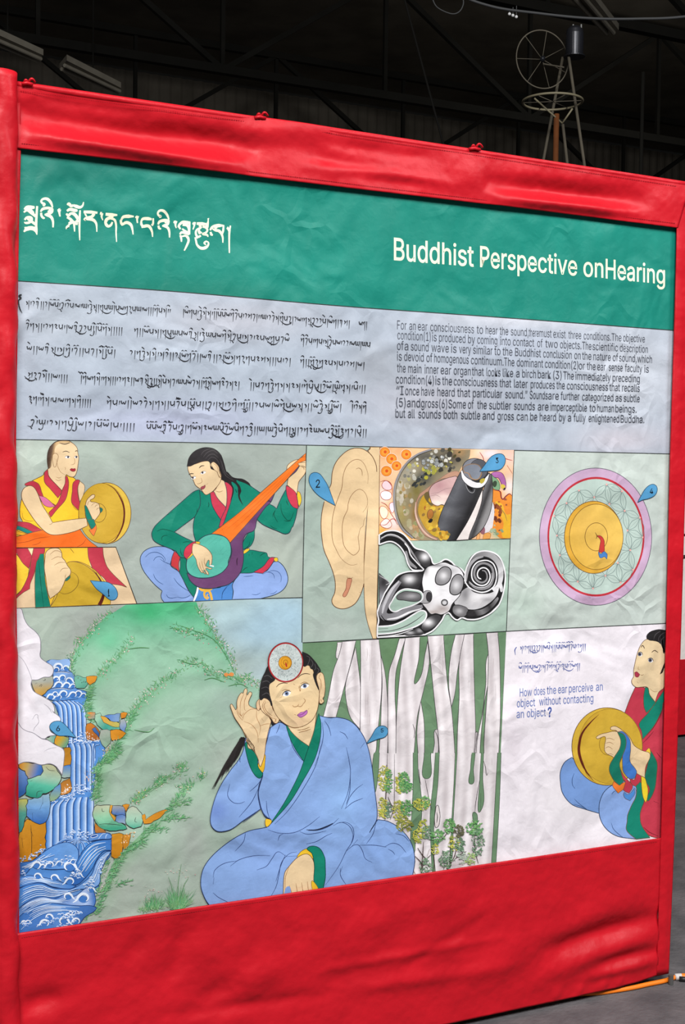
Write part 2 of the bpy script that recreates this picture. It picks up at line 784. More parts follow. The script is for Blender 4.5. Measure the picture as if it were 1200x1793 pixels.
def stitches(name, parent, pl, Y, w=1.0, dash=5.0):
    vs, fs = [], []
    for i in range(len(pl) - 1):
        (x0, y0), (x1, y1) = pl[i], pl[i + 1]
        L = math.hypot(x1 - x0, y1 - y0)
        k = int(L / dash)
        for j in range(k):
            a, b = j / k, (j + 0.6) / k
            A = at(x0 + (x1 - x0) * a, y0 + (y1 - y0) * a, Y)
            B = at(x0 + (x1 - x0) * b, y0 + (y1 - y0) * b, Y)
            q = tube_vf([A, B], 0.0006, 5)
            vs, fs = merge((vs, fs), q)
    return link(name, vs, fs, M_STITCH, parent)
LX = [(36, 258), (33, 380), (31, 492), (30, 600), (27.5, 770), (28, 900), (28.5, 1062), (31, 1250), (33, 1640)]
quad_patch('backing_canvas', M_BACK, banner, [(26, 150), (1200, 322)], [(26, 1930), (1168, 1700)], n=(8, 8), Y=0.035)
quad_patch('top_border', M_RED, banner, [(26, 143), (600, 225.5), (1212, 319.5)], [(26, 258.5), (300, 291), (600, 327.5), (900, 363), (1188, 399)],
           [(30, 196, 430, 258, 16, -0.016), (60, 238, 420, 291, 9, 0.011), (70, 170, 260, 200, 9, -0.004),
            (300, 222, 470, 262, 12, -0.006), (520, 262, 660, 300, 13, -0.006), (540, 290, 800, 325, 9, 0.006), (600, 305, 780, 328, 7, -0.004),
            (560, 248, 700, 270, 9, -0.004), (860, 320, 1120, 352, 12, -0.013), (870, 345, 1110, 373, 9, 0.011), (900, 362, 1110, 384, 7, -0.004),
            (690, 270, 760, 275, 8, -0.003), (420, 230, 560, 225, 14, 0.005), (800, 290, 850, 330, 16, 0.005)],
           n=(300, 44), Y=-0.015)
top_pts = [at(26 + (1212 - 26) * i / 40, 148 + (324.5 - 148) * i / 40 - 1.2 * math.sin(PI * i / 40), -0.008) for i in range(41)]
link('top_hem', *tube_vf(top_pts, 0.0085, 14), M_RED, banner, True)
stitches('hem_stitching', banner, [(36, 159), (600, 236), (1186, 326)], -0.0165, dash=4)
quad_patch('bottom_border', M_RED, banner, [(22, 1636), (300, 1595), (600, 1550.5), (900, 1506), (1158, 1467.5)],
           [(24, 1950), (400, 1872), (800, 1790), (1000, 1747.5), (1033, 1740), (1075, 1731), (1120, 1719), (1152, 1708)],
           [(1150, 1606, 960, 1664, 12, -0.012), (1148, 1634, 940, 1712, 13, 0.007), (1150, 1662, 1040, 1688, 8, -0.006),
            (1150, 1680, 1020, 1712, 7, 0.006), (1120, 1560, 960, 1640, 16, 0.005), (330, 1620, 300, 1720, 14, -0.006), (250, 1640, 220, 1690, 12, -0.004),
            (110, 1745, 40, 1765, 14, -0.008), (400, 1720, 350, 1760, 12, -0.006), (500, 1690, 420, 1720, 18, 0.006),
            (640, 1700, 560, 1730, 14, -0.004), (780, 1560, 600, 1640, 20, 0.004), (860, 1600, 700, 1700, 7, -0.003),
            (880, 1640, 560, 1700, 6, 0.003), (1000, 1600, 820, 1720, 22, 0.006), (300, 1780, 640, 1730, 9, -0.004), (560, 1740, 900, 1690, 9, 0.004),
            (1090, 1710, 1080, 1728, 4, 0.003), (1060, 1716, 1052, 1734, 4, 0.003), (1020, 1722, 1012, 1742, 4, 0.003), (980, 1730, 970, 1750, 5, 0.003)],
           n=(300, 80), Y=-0.013)
# bright seam where the cloth is sewn over the painting, and its thread
stitches('top_seam_stitching', banner, [(38, 251), (600, 320), (1184, 391)], -0.0165, dash=4)
stitches('bottom_seam_stitching', banner, [(38, 1642), (600, 1557.5), (1152, 1474)], -0.0135, dash=4)
quad_patch('right_sleeve', M_RED, banner, [(1187.5, 318), (1184.5, 399), (1173, 800), (1166.5, 1090), (1157, 1467), (1149, 1708)],
           [(1219, 323), (1213, 480), (1199, 860), (1192, 1100), (1180, 1467), (1170, 1704)],
           [(1165, 1500, 1160, 1690, 5, 0.003), (1190, 420, 1184, 800, 6, 0.003)], n=(120, 10), Y=-0.010,
           extra=lambda x, y: 0)
stitches('sleeve_stitching', banner, [(1192, 330), (1178, 800), (1162, 1467), (1153, 1700)], -0.0115, dash=5)
quad_patch('side_strip', M_RED, banner, [(18, 150), (18, 1900)], [(36, 150), (36, 258)] + LX[1:] + [(36, 1950)], n=(60, 4), Y=-0.006)

# the upright of the left corner in its gathered red sleeve
sx = lambda y: 28.5 - 1.5 * math.exp(-((y - 760) / 260) ** 2) + 6.5 * max(0, (y - 1200) / 600) ** 1.2 - 25.5
lp = [at(sx(127 + i * 1800 / 150.0), 127 + i * 1800 / 150.0, -0.022) for i in range(151)]
rr = [random.random() for _ in range(400)]


def lump(i, m, a):
    s = i / 150.0 * 40
    w = sum(math.sin(s * f + a * g + p) * k for f, g, p, k in ((0.9, 1, 0.3, .5), (1.7, 2, 1.9, .45), (2.6, -2, 4.0, .35), (3.3, 3, 5.2, .3)))
    return 0.0345 + 0.0042 * w + (0.002 if i < 1 else 0)


link('left_sleeve', *tube_vf(lp, 0.0345, 40, rfun=lump), M_RED, banner, True)
for x, y in ((47, 144), (455, 203), (831, 258)):
    V, F = [], []
    for k, (dx, dy, h, q) in enumerate(((-5, 1, 5, 4), (3, 0, 6, 7))):
        A = [at(x + dx + q * t * 1.6, y + dy - h * math.sin(t * PI), -0.014 - 0.006 * math.sin(t * PI)) for t in [i / 7 for i in range(8)]]
        V, F = merge((V, F), tube_vf(A, 0.0032, 6))
    V, F = merge((V, F), tube_vf([at(x - 9, y + 3, -0.019), at(x, y + 1.5, -0.021), at(x + 10, y + 4, -0.019)], 0.0045, 8))
    link('tie_ribbon', V, F, M_RED, banner, True)
# foot of the frame at the right end
fp = [at(1160, 1690, 0.0), at(1167, 1716, 0.0)]
fp[1].z = FZ + 0.002
V, F = tube_vf([Vector((fp[1].x, -0.022, FZ + 0.001)), Vector((fp[1].x, -0.022, FZ + 0.03))], 0.008, 12)
link('frame_foot', V, F, M_PIPE, banner)

# ------------------------------------------------------------------ the painted panels (grounds)
Z0 = 0.0004


def panel(name, s, col, step=14, label=None):
    fr('P')
    a = Art(Z0)
    if callable(col):
        a.fill(s, col, step=step)
    else:
        a.fill(s, lambda x, y: lin(col), step=step)
    return a, a.emit(name, banner, label)


_, title_panel = panel('title_panel', '28 252c 600 322c 1190 392c 1186 579c 600 536c 300 510c 28 491c',
    blobfn('138070', [(120, 300, 160, 40, '0e7062'), (500, 480, 200, 60, '168777'), (1000, 400, 200, 60, '148575'), (330, 520, 200, 40, '107463')]), 12, 'deep teal green title band')
_, text_panel = panel('text_panel', '26 491c 300 510c 600 536c 880 556c 1186 579c 1180 795c 901 788.5c 643 782c 340 775c 26 769.5c',
    blobfn('a8b2bf', [(900, 600, 200, 50, 'aeb6c4'), (1100, 660, 130, 120, 'bdc2cb'), (750, 700, 160, 70, 'aeb0ba'), (100, 560, 120, 60, 'b0b9c4'), (420, 560, 160, 40, 'b5b8c2'), (660, 640, 60, 50, '9fa5ae'),
        (300, 740, 200, 40, 'aab0c6'), (920, 560, 200, 20, 'c6c9d2'), (1090, 770, 90, 30, 'c3c0c9')]), 12, 'pale blue grey text panel')  # cloudy paint, with the lighter right side partly light put into the colour
_, music_panel = panel('musicians_panel', '22 769.5c 340 775c 537 780c 533 900c 530.5 1046.5c 400 1050c 260 1056c 22 1064.5c',
    blobfn('9da79f', [(60, 800, 50, 50, 'b9c6ba'), (280, 850, 40, 80, '979e97'), (430, 800, 60, 30, '98a29b'), (160, 790, 60, 40, 'a8b5aa'), (480, 980, 60, 60, 'aeb8ac'), (330, 960, 60, 50, 'a8b0a5')]))
_, ear_panel = panel('ear_panel', '537 780c 665.5 783c 663.6 940c 660 1118c 530 1125c 530.5 1046c 533 900c',
    blobfn('a4b4aa', [(560, 930, 40, 60, '9dada3'), (590, 1100, 60, 30, 'aebab2')]))
_, inner_panel = panel('inner_ear_panel', '665.5 783c 901 788.5c 894 943.5c 724 946c 663.5 946c', 'eec39a')
_, cochlea_panel = panel('cochlea_panel', '663.5 945c 724 946c 894 943.5c 887 1105.5c 660 1118c', blobfn('a8bfb0', [(780, 960, 60, 20, 'b2c6ba'), (690, 990, 30, 40, 'b4c9be')]))
_, mandala_panel = panel('mandala_panel', '901 788.5c 1185 795c 1178 1091c 1167 1092c 887 1105.5c 894 943.5c',
    blobfn('c0cac3', [(930, 880, 30, 100, 'bdc6c0'), (1150, 960, 20, 80, 'b3bcb6'), (1090, 830, 80, 25, 'c8d2cb'), (1120, 1070, 60, 20, 'c5d0c9'), (920, 1060, 40, 40, 'b9c9be')]))
_, land_panel = panel('landscape_panel', '22 1064.5c 260 1056c 400 1050c 530.5 1046.5c 530 1125c 530 1570c 22 1650c',
    blobfn('a4b3a6', [(460, 1100, 110, 60, 'a4c1cf'), (500, 1080, 80, 60, 'a8c6d6'), (400, 1080, 40, 30, 'a6c0c6'), (480, 1180, 60, 30, 'a6bac0'), (200, 1080, 90, 20, '9ba09a'), (150, 1110, 60, 60, '9ea59e'), (60, 1100, 60, 40, 'a9b8ab')]), 9)
_, forest_panel = panel('forest_panel', '530 1125c 660 1118c 887 1105.5c 882 1200c 877 1320c 869 1520c 530 1572c', blobfn('6a8a69', [(700, 1150, 60, 60, '64845f'), (840, 1300, 40, 80, '6f8d6b')]))
_, question_panel = panel('question_panel', '887 1105.5c 1178 1091c 1168 1475c 868 1517c 877 1320c', blobfn('ebe4ea', [(940, 1130, 80, 20, 'f3eef3'), (1000, 1400, 80, 60, 'e6e0e4'), (900, 1300, 20, 60, 'e2d9e0')]))

# ruled lines between the panels
a = Art(Z0 + 20 * STEP)
fr('P')
for s, w in (('24 491.5 300 510 600 536 880 556 1186 579', 1.6), ('24 769.5 340 775 643 782 901 788.5 1180 795', 1.5), ('537 780 533 900 530 1046 529 1125', 1.5),
             ('665.5 783 663.6 940 660 1118', 1.7), ('24 1064.5 260 1056.5 400 1050 530.5 1046.5', 1.6), ('663.5 946 724 946 894 943.5', 1.5),
             ('901 788.5 894 943.5 887 1105.5', 1.3), ('530 1125.5 660 1118.5 887 1105.5 1178 1091', 1.5)):
    a.line(s, '2f3431', w, 0)
a.emit('ruled_lines', banner)
# ------------------------------------------------------------------ painted figures
SK, SKO, GOLD, MAR, JADE, ORA, ROBE = 'e2c69c', '6a4a30', 'cba536', 'b83446', '0d8069', 'ee7024', '7f9fd6'
BL = 22 * STEP + Z0


def eye(a, x, y, w, h, rot=0.0, iris='4d4a58', look=0.0, iw=0.42):
    a.ell(x, y, w / 2, h / 2, 'f4f0ee', rot, n=18)
    a.ell(x + look * w * 0.25, y, h * iw, h * iw, iris, 0, n=14)
    a.ell(x + look * w * 0.25, y, h * 0.2, h * 0.2, '161214', 0, n=10)
    c, s = math.cos(rot), math.sin(rot)
    P = []
    for t in (-1.15, -0.6, 0, 0.6, 1.1):
        u, v = t * w / 2, -h * 0.52 * (1 - t * t * 0.75)
        P.append((x + u * c - v * s, y + u * s + v * c))
    P = [(*pt(*p), False) for p in P]
    a.up()
    a.ribbon(curve(P, False), '2a2226', h * FR[2] * 0.17, 1)


def marker(name, parent, s, digit, c, h, w, z=0.0, dx=0.0):
    """blue drop-shaped number tag"""
    a = Art(BL + z)
    a.fill(s, '5296c2', '27455c', 1.0)
    x, y = pt(*c)
    a.words(digit, (x - w / 2, y + h / 2), (x + w / 2, y + h / 2 - h * 0.04), h, h, '14202c', 0.01)
    return a.emit(name, parent, 'blue drop-shaped tag with the number ' + digit)


# ---- the robed monk with a gong
fr('A')
a = Art(BL)
a.fill('90 570 74 650 76 720 95 775 40 790c 30 960c 420 960c 590 900c 590 560 600 470 560 395 500 362 480 360 340 320 288 335 280 358 230 385 185 408 140 450', 'f2c22f', SKO)
a.fill('118 445 150 420 190 410c 240 440 270 520 290 560 390 625c 330 625 270 600 240 535 200 478 165 452', 'b83446', SKO, 0.9)
a.fill('240 540c 290 552 340 590 385 636c 330 640 290 625 270 600', 'd46f9c', SKO, 0.8)
a.fill('288 335c 320 306c 330 370 390 440 440 495 408 560c 340 480 290 420', 'bd3548', SKO, 0.9)
a.fill('470 365c 490 372c 502 420 495 500 470 580 400 660 345 730c 325 690c 400 610 430 540 455 450', 'bd3548', SKO, 0.9)
a.fill('540 430 572 400 600 405c 580 480 588 560 600 600c 588 668c 550 630 525 590 533 500', 'bd3548', SKO, 0.9)
a.fill('600 412c 640 450 640 500c 620 560 598 590c 585 520 584 460', SK, SKO, 0.8)
a.lines('530 610 555 650 588 672|95 690 105 740 150 760 200 760|180 800 230 820 260 850', 'b98a22', 1.1)
# lower folds of cloth on the lap
a.fill('@B 45 15c 150 25 200 50 275 95c 200 118 130 75 52 55c', 'b83446', SKO, 0.8)
a.fill('@B 40 55c 70 55c 130 80 190 108c 160 124 100 105 60 88 40 90c', '1a7f78', SKO, 0.8)
a.fill('@B 40 92c 100 115 170 120 200 110c 130 135 80 135 40 132c', 'f2b02e', SKO, 0.8)
a.fill('@B 36 150c 110 132 180 112 290 86c 330 120 400 130 600 84c 640 140 690 190 758 241c 36 245c', 'ee6d22', SKO, 1.0)
a.lines('@B 40 205 140 192 220 165 340 148|@B 180 222 230 212 258 192|@B 575 236 620 215 655 168', 'a8481a', 1.1)
# gong
a.ell(832, 693, 216, 267, 'd9b546', 0, SKO, 1.0)
a.ell(792, 693, 203, 262, lerpfn([(140, 860, 'c39a2b'), (180, 900, 'cfa93a'), (215, 920, 'c49c30')]), 0, '8a6a22', 0.8)
a.brush('830 436 2 900 480 6 955 560 12 986 650 15 984 760 15 955 850 12 905 930 9 850 955 2', '5e2318')
a.ell(764, 690, 66, 82, 'cda63a', 0, '7c5f20', 0.9)
a.fill('765 645 800 660 770 690', '1d6f62', SKO, 0.5)
# arms
a.fill('165 452 115 470 90 515 95 575 140 660 215 770 290 850 345 880 430 880 560 850 668 802c 658 735c 560 745 450 760 362 775c 320 700 270 620 230 520 200 470', SK, SKO, 1.0)
a.fill('655 740 648 640 660 580 690 545 712 530 730 535 722 560 690 585 735 598 768 615 772 650 776 690 758 722 728 757 700 770', SK, SKO, 1.0)
a.lines('690 585 672 598 668 625|700 630 715 612 735 605|730 640 745 622 765 620|745 665 755 650 772 650|362 775 345 790 330 790', '8f6a45', 0.8)
a.fill('640 625c 655 628 690 700 735 800c 720 830 712 820 710 838c 690 820 670 770 650 710', '127a68', SKO, 0.9)
a.fill('@B 680 88c 712 78 738 40c 745 65 745 85c 735 110 722 143c 700 120', 'ef7a3a', SKO, 0.7)
a.fill('@B 660 0c 720 -5c 738 40c 730 60 705 82c 685 50', '127a68', SKO, 0.7)
# head
a.fill('360 110 420 66 470 60 530 76 574 120 582 165 590 205 585 260 575 320 560 360 540 376 505 370 478 358 470 430 442 494c 400 450 330 370 318 312c 330 280 345 180', SK, SKO, 0.9)
hf = lerpfn([(83.5, 795, '3a2a22'), (90, 795, '5d4636'), (95.5, 797, 'caa97a')])
a.fill('322 308c 312 240 315 170 335 115 385 72 440 58 500 60 528 72c 480 78 425 82 392 105 378 140 378 165 362 185 352 250 345 290', hf, None, step=2)
a.line('336 112 385 70 440 57 500 59 528 72', '33251e', 1.6)
a.line('420 78 470 88 515 74', '4a382c', 1.6)
a.fill('362 185 385 168 410 188 405 225 395 262 386 288 374 288 362 240', SK, '8a6644', 0.8)
a.lines('395 215 405 280 430 330 470 358|385 395 410 408 435 400|390 375 415 385 440 375|548 205 556 245 545 265 520 270|468 290 475 302 470 312', '9a744c', 0.7)
a.lines('448 158 478 150 510 162|558 155 570 145 580 152', '3c2c22', 1.3)
eye(a, 492, 202, 44, 22, 0.05, look=0.4)
eye(a, 566, 202, 30, 20, 0.05, look=0.4)
a.fill('512 310c 528 300 538 304 558 300c 562 318 545 328 522 322', 'a52c38', '6d1c22', 0.5)
a.emit('painted_monk', music_panel, 'painted monk in yellow and red robe beating a gong')

# ---- inset with the hand and gong close up
fr('B')
a = Art(BL + 60 * STEP)
a.fill('30 245c 915 240c 1098 733c 30 773c', 'dcc09a', None)
a.fill('294 246c 668 243c 680 330 700 420 850 560c 860 600 870 742c 340 763c 240 640', 'e8bb37', None)
a.fill('30 246c 140 246c 182 316c 155 430c 95 390 45 290 30 280c', 'b83446', SKO, 0.9)
a.fill('140 246c 195 246c 180 318c', 'efd5a6', SKO, 0.9)
a.fill('30 290c 60 320 100 380 155 430c 140 520 110 590 30 670c', 'f3c93c', SKO, 0.9)
a.fill('195 247c 294 246c 285 300 240 330 215 400 200 470 165 560 160 605c 100 640 30 700c 30 680c 90 610 150 480 175 340', 'b83446', SKO, 0.9)
a.fill('668 243c 800 241c 810 330 850 430 1010 592c 960 575 860 560 842 556c 800 500 720 450 700 400 675 330', 'b83446', SKO, 1.0)
a.fill('490 380 560 365 640 385 730 440 800 520 845 600 868 700 866 741c 660 748c 340 764c 380 660 420 500', 'd6b23a', SKO, 0.9)
a.fill('490 378 540 366 600 378 680 420 750 490 785 560 800 640 780 700 755 746c 340 764c 400 660 430 480', 'c39f2d', SKO, 0.9)
a.brush('700 420 1 770 510 9 800 580 14 805 660 22 790 710 28 770 746 32', '551c12')
a.brush('740 460 3 790 550 6 815 600 6', '551c12')
a.line('525 455 570 485 588 535 570 590 520 635 460 650 415 630', '7a5f20', 1.1)
a.lines('515 250 535 275 548 292', '8d6a1f', 1.0)
a.fill('480 495 500 478 515 490 510 515 470 535', '1a7364', SKO, 0.7)
a.fill('295 330 300 290 330 258 380 248 420 256 440 290 445 330 470 360 490 400 518 440 515 480 475 520 455 570 420 630 340 692c 320 640 300 500 288 420', SK, SKO, 1.0)
a.lines('338 305 380 272 415 275 440 292|350 350 400 325 445 330|375 400 420 375 475 375|425 455 450 428 500 425|470 520 472 495 480 480', '94704a', 0.9)
a.fill('250 300c 285 298c 288 420 300 560 343 763c 210 770c 205 600 208 470 220 370 238 340', '127a65', SKO, 0.9)
a.lines('238 345 250 480 262 600 283 766', '0a4a3f', 1.0)
a.line('30 247c 460 244c 915 240c 1000 470c 1098 733c', '2a2420', 1.4, 0)
a.emit('painted_hand_inset', music_panel, 'inset showing the hand on the gong close up')
fr('B')
marker('number_marker', music_panel, '690 532c 770 540 850 550 905 590 930 640 925 680 900 702 860 700 800 650 740 600', '1', (853, 640), 13.0, 3.2, 100 * STEP)

# ---- the lute player
a = Art(BL)
fr('C')
OUTL = '2b3a48'
a.fill('@E 490 415c 420 370 340 353 200 362 100 410 50 480 45 560 80 660 150 760 240 860 330 935c 315 1000 330 1050 357 1084c 735 1070c 745 1020 690 950 640 860 555 690 445 605 455 520', '849fd3', OUTL, 1.2)
a.lines('@E 110 490 170 440 250 428 320 455 365 505 375 545|@E 215 540 250 495 300 485 340 510 360 550|@E 300 515 360 555 470 605 555 690|@E 215 710 240 770 290 820 345 850|@E 485 765 530 830 600 890 690 945|@E 385 980 410 1020 460 1030 530 1018|@E 530 1015 600 1028 660 1015 705 985', '33507e', 1.1)
a.fill('@E 780 870c 735 1070c 1003 1060c @G 205 1050c 212 930 214 820c 180 700c @E 1000 850', '4a83c6', OUTL, 1.0)
a.lines('@G 65 1045 75 960 120 890 165 855|@E 1115 1040 1125 960 1180 890', '2a4f88', 1.0)
a.fill('@G 300 705c 430 680 560 680 640 680 690 630 742 555c 800 548 880 620 930 740 925 830 870 920 760 985 575 1036c 200 1049c 215 950 205 850', '8ba6db', OUTL, 1.2)
a.lines('@G 600 715 660 690 720 700 750 735 755 775|@G 660 690 740 668 810 690 845 750 838 820|@G 455 980 520 985 575 960|@G 700 975 750 965 790 932|@G 350 745 420 742 480 735', '3c598c', 1.0)
a.brush('795 1915 22 795 1970 26 770 2060 28 745 2118 20', 'eef0f2')
a.brush('815 1945 26 860 1975 34 960 1965 34 985 1950 26', 'dfab3e')
a.brush('930 2095 22 890 2060 26 890 2000 28 940 1985 28 965 2020 30 985 2105 30', 'dfab3e')
a.brush('945 2080 18 918 2050 18 935 2025 12', 'dfab3e')
# jacket
a.fill('815 655c 870 690 960 690 @D 105 470c 200 440 300 445 380 480 440 530 575 625c 590 740 480 900 300 1060 @E 1195 250c 950 400c 790 420 770 285 742 170 740 60 @C 760 1005c 760 830', JADE, OUTL, 1.1)
a.fill('@E 500 400c 560 480 640 505 650 620 690 740 760 830 790 862c 770 960 742 1018c 700 960 640 850 557 695c 570 600 560 490', '0c765f', OUTL, 1.0)
a.fill('@E 488 417c 530 440 565 480 566 500 548 580 555 692c 520 650 445 600 447 590 455 510', 'c4393f', OUTL, 0.9)
a.fill('@G 495 135c 488 250 440 345 348 395c 335 340 350 280 420 170', JADE, OUTL, 1.0)
a.fill('@G 340 455c 425 400 560 418 630 430 655 440 670 485 705 500c 620 610 480 692 312 702c 338 600', JADE, OUTL, 1.0)
a.fill('@G 770 496c 700 500 610 610 478 690c 600 706c 680 640 745 545', 'c8374c', OUTL, 1.0)
a.fill('@G 750 508 790 498 803 522 795 548 760 545', 'e8c02f', OUTL, 0.7)
a.fill('@G 342 425c 380 385 425 375c 430 395c 390 430 348 452c', 'ecc53a', OUTL, 0.8)
a.lines('@G 430 290 425 330 380 375 350 390|@G 320 690 370 640 405 625|@G 420 480 425 450|@G 460 460 465 425|@G 565 480 600 450 640 435', '074639', 1.1)
# neck, collar, head
a.fill('1000 680c 1040 640 1110 500 1150 555c 1178 650 1185 780 1165 897c 1080 800', SK, SKO, 0.8)
a.fill('960 695c 1010 680c 1060 770 1165 885 1172 905 1110 1062c 1040 960 985 850', 'c53a50', OUTL, 1.0)
a.fill('@D 100 480c 160 490 205 550 212 610 195 700 130 900 75 1045 25 1075c 60 950 118 830c 132 700 125 570', 'c53a50', OUTL, 1.0)
a.fill('680 340 760 320 870 285 950 280 1000 290 1060 330 1095 430 1110 480 1090 560 1010 662 960 700 905 722 868 690 845 655 795 620 765 590 735 520 692 450 668 380', SK, SKO, 0.9)
a.fill('655 350c 680 240 740 160 830 112 920 98 1020 120 1100 190 1140 290 1170 400 1190 450 @D 130 340 200 410 250 428 340 440 420 490 450 540c 380 500 300 470 255 458 300 530 320 600 300 660 345 790c 285 690 278 620 270 540 225 490 190 480 220 560 215 640 170 750c 195 650 200 560 150 500 60 450 @C 1105 510c 1112 470 1075 380 1060 350 1000 292 972 310 970 340 1015 385 1020 402c 970 380 945 290 840 290 760 322 700 350', '262224', None)
a.lines('870 230 920 170 1000 140 1060 180|900 250 950 200 1010 190 1070 240|930 270 980 230 1040 250 1090 330|840 200 880 150 960 115|1090 250 1130 370 1170 470|@D 60 200 110 350 200 430|@D 50 260 110 390 220 460', '4a4647', 1.0)
a.fill('975 320 1000 292 1035 310 1075 360 1085 430 1105 480 1100 500 1080 490 1050 420 1020 400', SK, SKO, 0.8)
a.lines('1000 310 1045 340 1065 390 1060 440|1070 470 1085 480 1080 500|1030 670 1080 685 1130 668|840 500 855 540 850 560 800 580 790 570|910 590 935 572', '9a7048', 0.8)
a.lines('815 372 845 345 885 340|680 455 715 445 745 448', '3a2a22', 1.6)
eye(a, 870, 432, 72, 34, -0.32, '5d5258', look=-0.5)
eye(a, 742, 500, 66, 34, -0.32, '5d5258', look=-0.5)
a.fill('835 628c 860 610 870 612 895 592c 895 622 870 648 848 650', 'a34a56', '6b2a32', 0.6)
# left sleeve of the picture
a.fill('820 655c 770 670 720 700 560 840 400 980 245 1125 @E 205 140 193 190 215 265 290 320 420 372 512 412c 570 490 622 500 650 518c 620 480 622 420 680 330 742 290c 600 222 490 162c 560 110 700 5 @C 760 1010c 830 850', JADE, OUTL, 1.1)
a.lines('@E 330 275 325 240 350 212 400 205|@E 265 150 330 125 420 140 490 165|@E 600 300 650 290 720 295|@E 570 375 575 430 600 480|790 900 785 960 760 1010|700 740 760 690|400 990 470 945|940 820 945 850 940 880', '06503f', 1.2)
# right sleeve
a.fill('@D 690 770c 740 795 785 830c 840 700 908 575c 930 680 990 790 1058 832c 1040 930 1000 1060 @G 985 100 950 170 890 186 800 150 690 105 600 60 535 5c @D 530 965c 590 870 640 810', JADE, OUTL, 1.1)
a.lines('@D 770 840 750 900 770 960 800 1010|@D 840 760 845 850 880 930 950 985 1010 880|@D 735 940 740 900 765 860|@D 880 985 930 995 980 985|@D 700 1050 740 1080 790 1095|@D 910 720 925 760 940 785|@D 240 570 255 600 262 620', '06503f', 1.2)
a.fill('@D 1060 600c 1090 620 1110 690 1105 750 1080 805c 1050 700', 'e6c332', SKO, 0.8)
a.fill('@D 910 525c 960 550 1030 610 1055 690 1070 820c 1055 832c 990 800 930 690 908 575', 'c83a4e', OUTL, 1.0)
a.fill('@D 918 310c 925 270 960 230 1020 195 1080 180 1130 170 1168 150c 1168 340c 1150 380 1110 430 1075 480 1060 560 1052 640c 1010 590 960 550 925 520c 930 470 940 400', SK, SKO, 0.9)
# lute
a.fill('@D 1090 262c 1000 330 900 450 640 720 500 890 300 1120 @G 170 310c 195 400 180 500 130 600 0 705 @E 1000 752 800 765 655 700c 700 800 800 880 930 905 1100 885 @G 0 890 150 850 260 760 320 660 350 500 340 300 385 190 490 135 525 0 @D 560 920 640 810 710 740 780 590 900 470 960 410 1040 340', '69406a', OUTL, 1.2)
a.lines('@G 270 500 262 540 265 600|@D 640 735 690 728 710 740', '3b2038', 1.8)
nf = lerpfn([(395, 935, 'ea6a1c'), (430, 905, 'f07c28'), (535, 800, 'ee7a2a')])
a.fill('@D 1167 102c 1167 190c 1085 262 900 470 700 690 500 910 @G 172 302c @E 1195 265 1100 200 970 192c @D 100 1030 330 850 560 632 920 318', 'ef7524', SKO, 1.0)
a.lines('@D 20 1100 300 900 600 640 900 370|@D 120 1110 350 920 640 660 980 330|@D 210 1115 420 920 680 660 1010 320|@E 1090 150 1190 80|@E 1150 200 @D 60 1080', 'c9531a', 0.7)
a.fill('@E 972 190 860 230 760 330 690 440 650 560 665 680 755 750 880 765 1000 748 1120 690 1195 600 @G 150 545 185 440 172 310 110 230 0 195', '56b29f', OUTL, 1.3)
a.lines('@E 700 640 760 560|@E 740 660 800 580|@E 900 290 1000 210|@E 940 330 1060 225|@E 1010 330 1100 250|@E 1120 460 1180 400|@G 20 300 60 240|@G 40 420 90 360', '48a08e', 1.0)
# playing hand
a.fill('@E 740 290c 770 285c 830 300 800 330 750 440 690 500 645 522c 660 480 700 420 720 350', 'e9b93a', SKO, 0.7)
a.fill('@E 742 290c 775 292 740 340 715 440 650 515c 615 470 630 380 690 320', 'c4364a', OUTL, 0.9)
a.fill('@E 735 320 770 310 830 330 900 365 950 410 985 470 985 540 975 590 950 590 945 530 920 560 905 600 930 622 985 640 960 652 905 640 935 690 940 722 915 712 880 660 905 715 890 710 850 660 870 690 850 695 815 650 790 590 775 520 745 470 725 430', SK, SKO, 0.9)
a.lines('@E 850 540 860 600 880 660|@E 820 560 830 620 850 660|@E 890 500 885 560 905 620', '9a7048', 0.8)
a.brush('955 1650 14 1010 1662 16', 'f1eeea')
# fretting fingers
a.fill('@D 1060 240c 1100 220 1140 205 1168 200c 1168 290c 1130 270 1090 268', SK, SKO, 0.8)
a.lines('@D 1075 228 1120 222 1168 225|@D 1090 170 1130 150 1168 150|@D 1110 280 1140 290 1145 320', '7a5434', 0.9)
a.emit('painted_lute_player', music_panel, 'painted woman in a green jacket playing a long-necked lute')

# ---- the great ear
a = Art(BL)
fr('H')
sk2 = blobfn('dfc297', [(600, 900, 40, 60, 'd9bb90'), (650, 850, 15, 90, 'e5c89c'), (580, 930, 15, 60, 'e4c79a')])
a.fill('1018 108c 1160 112c @I 1145 0c 1120 900 1112 1528c 1055 1528c 980 1300 940 1100 925 850 922 700c 910 650 @H 1000 700 1050 300 985 165c', sk2, SKO, 1.0)
a.fill('820 125 700 150 580 240 490 360 445 500 425 680 380 800 320 960 285 1120 278 1300 300 1543 @I 330 220 400 380 460 540 490 680 485 830 440 950 460 1020 520 1065 600 1080 690 1062 790 1000 860 890 905 770 922 700c 925 300 940 0 @H 980 1000 1110 520 1090 350 1020 215 920 145', sk2, None)
a.lines('1115 480 1105 380 1040 240 930 150 820 125 700 150 580 240 490 360 445 500 430 660 405 720|325 930 290 1100 278 1300 300 1543 @I 330 220 400 380 460 540 490 680 485 830 440 950 460 1020 520 1065 600 1080 690 1062 790 1000 860 890 905 770 922 700', SKO, 1.3, 0)
a.lines('1020 108 1010 140 965 165', SKO, 1.6)
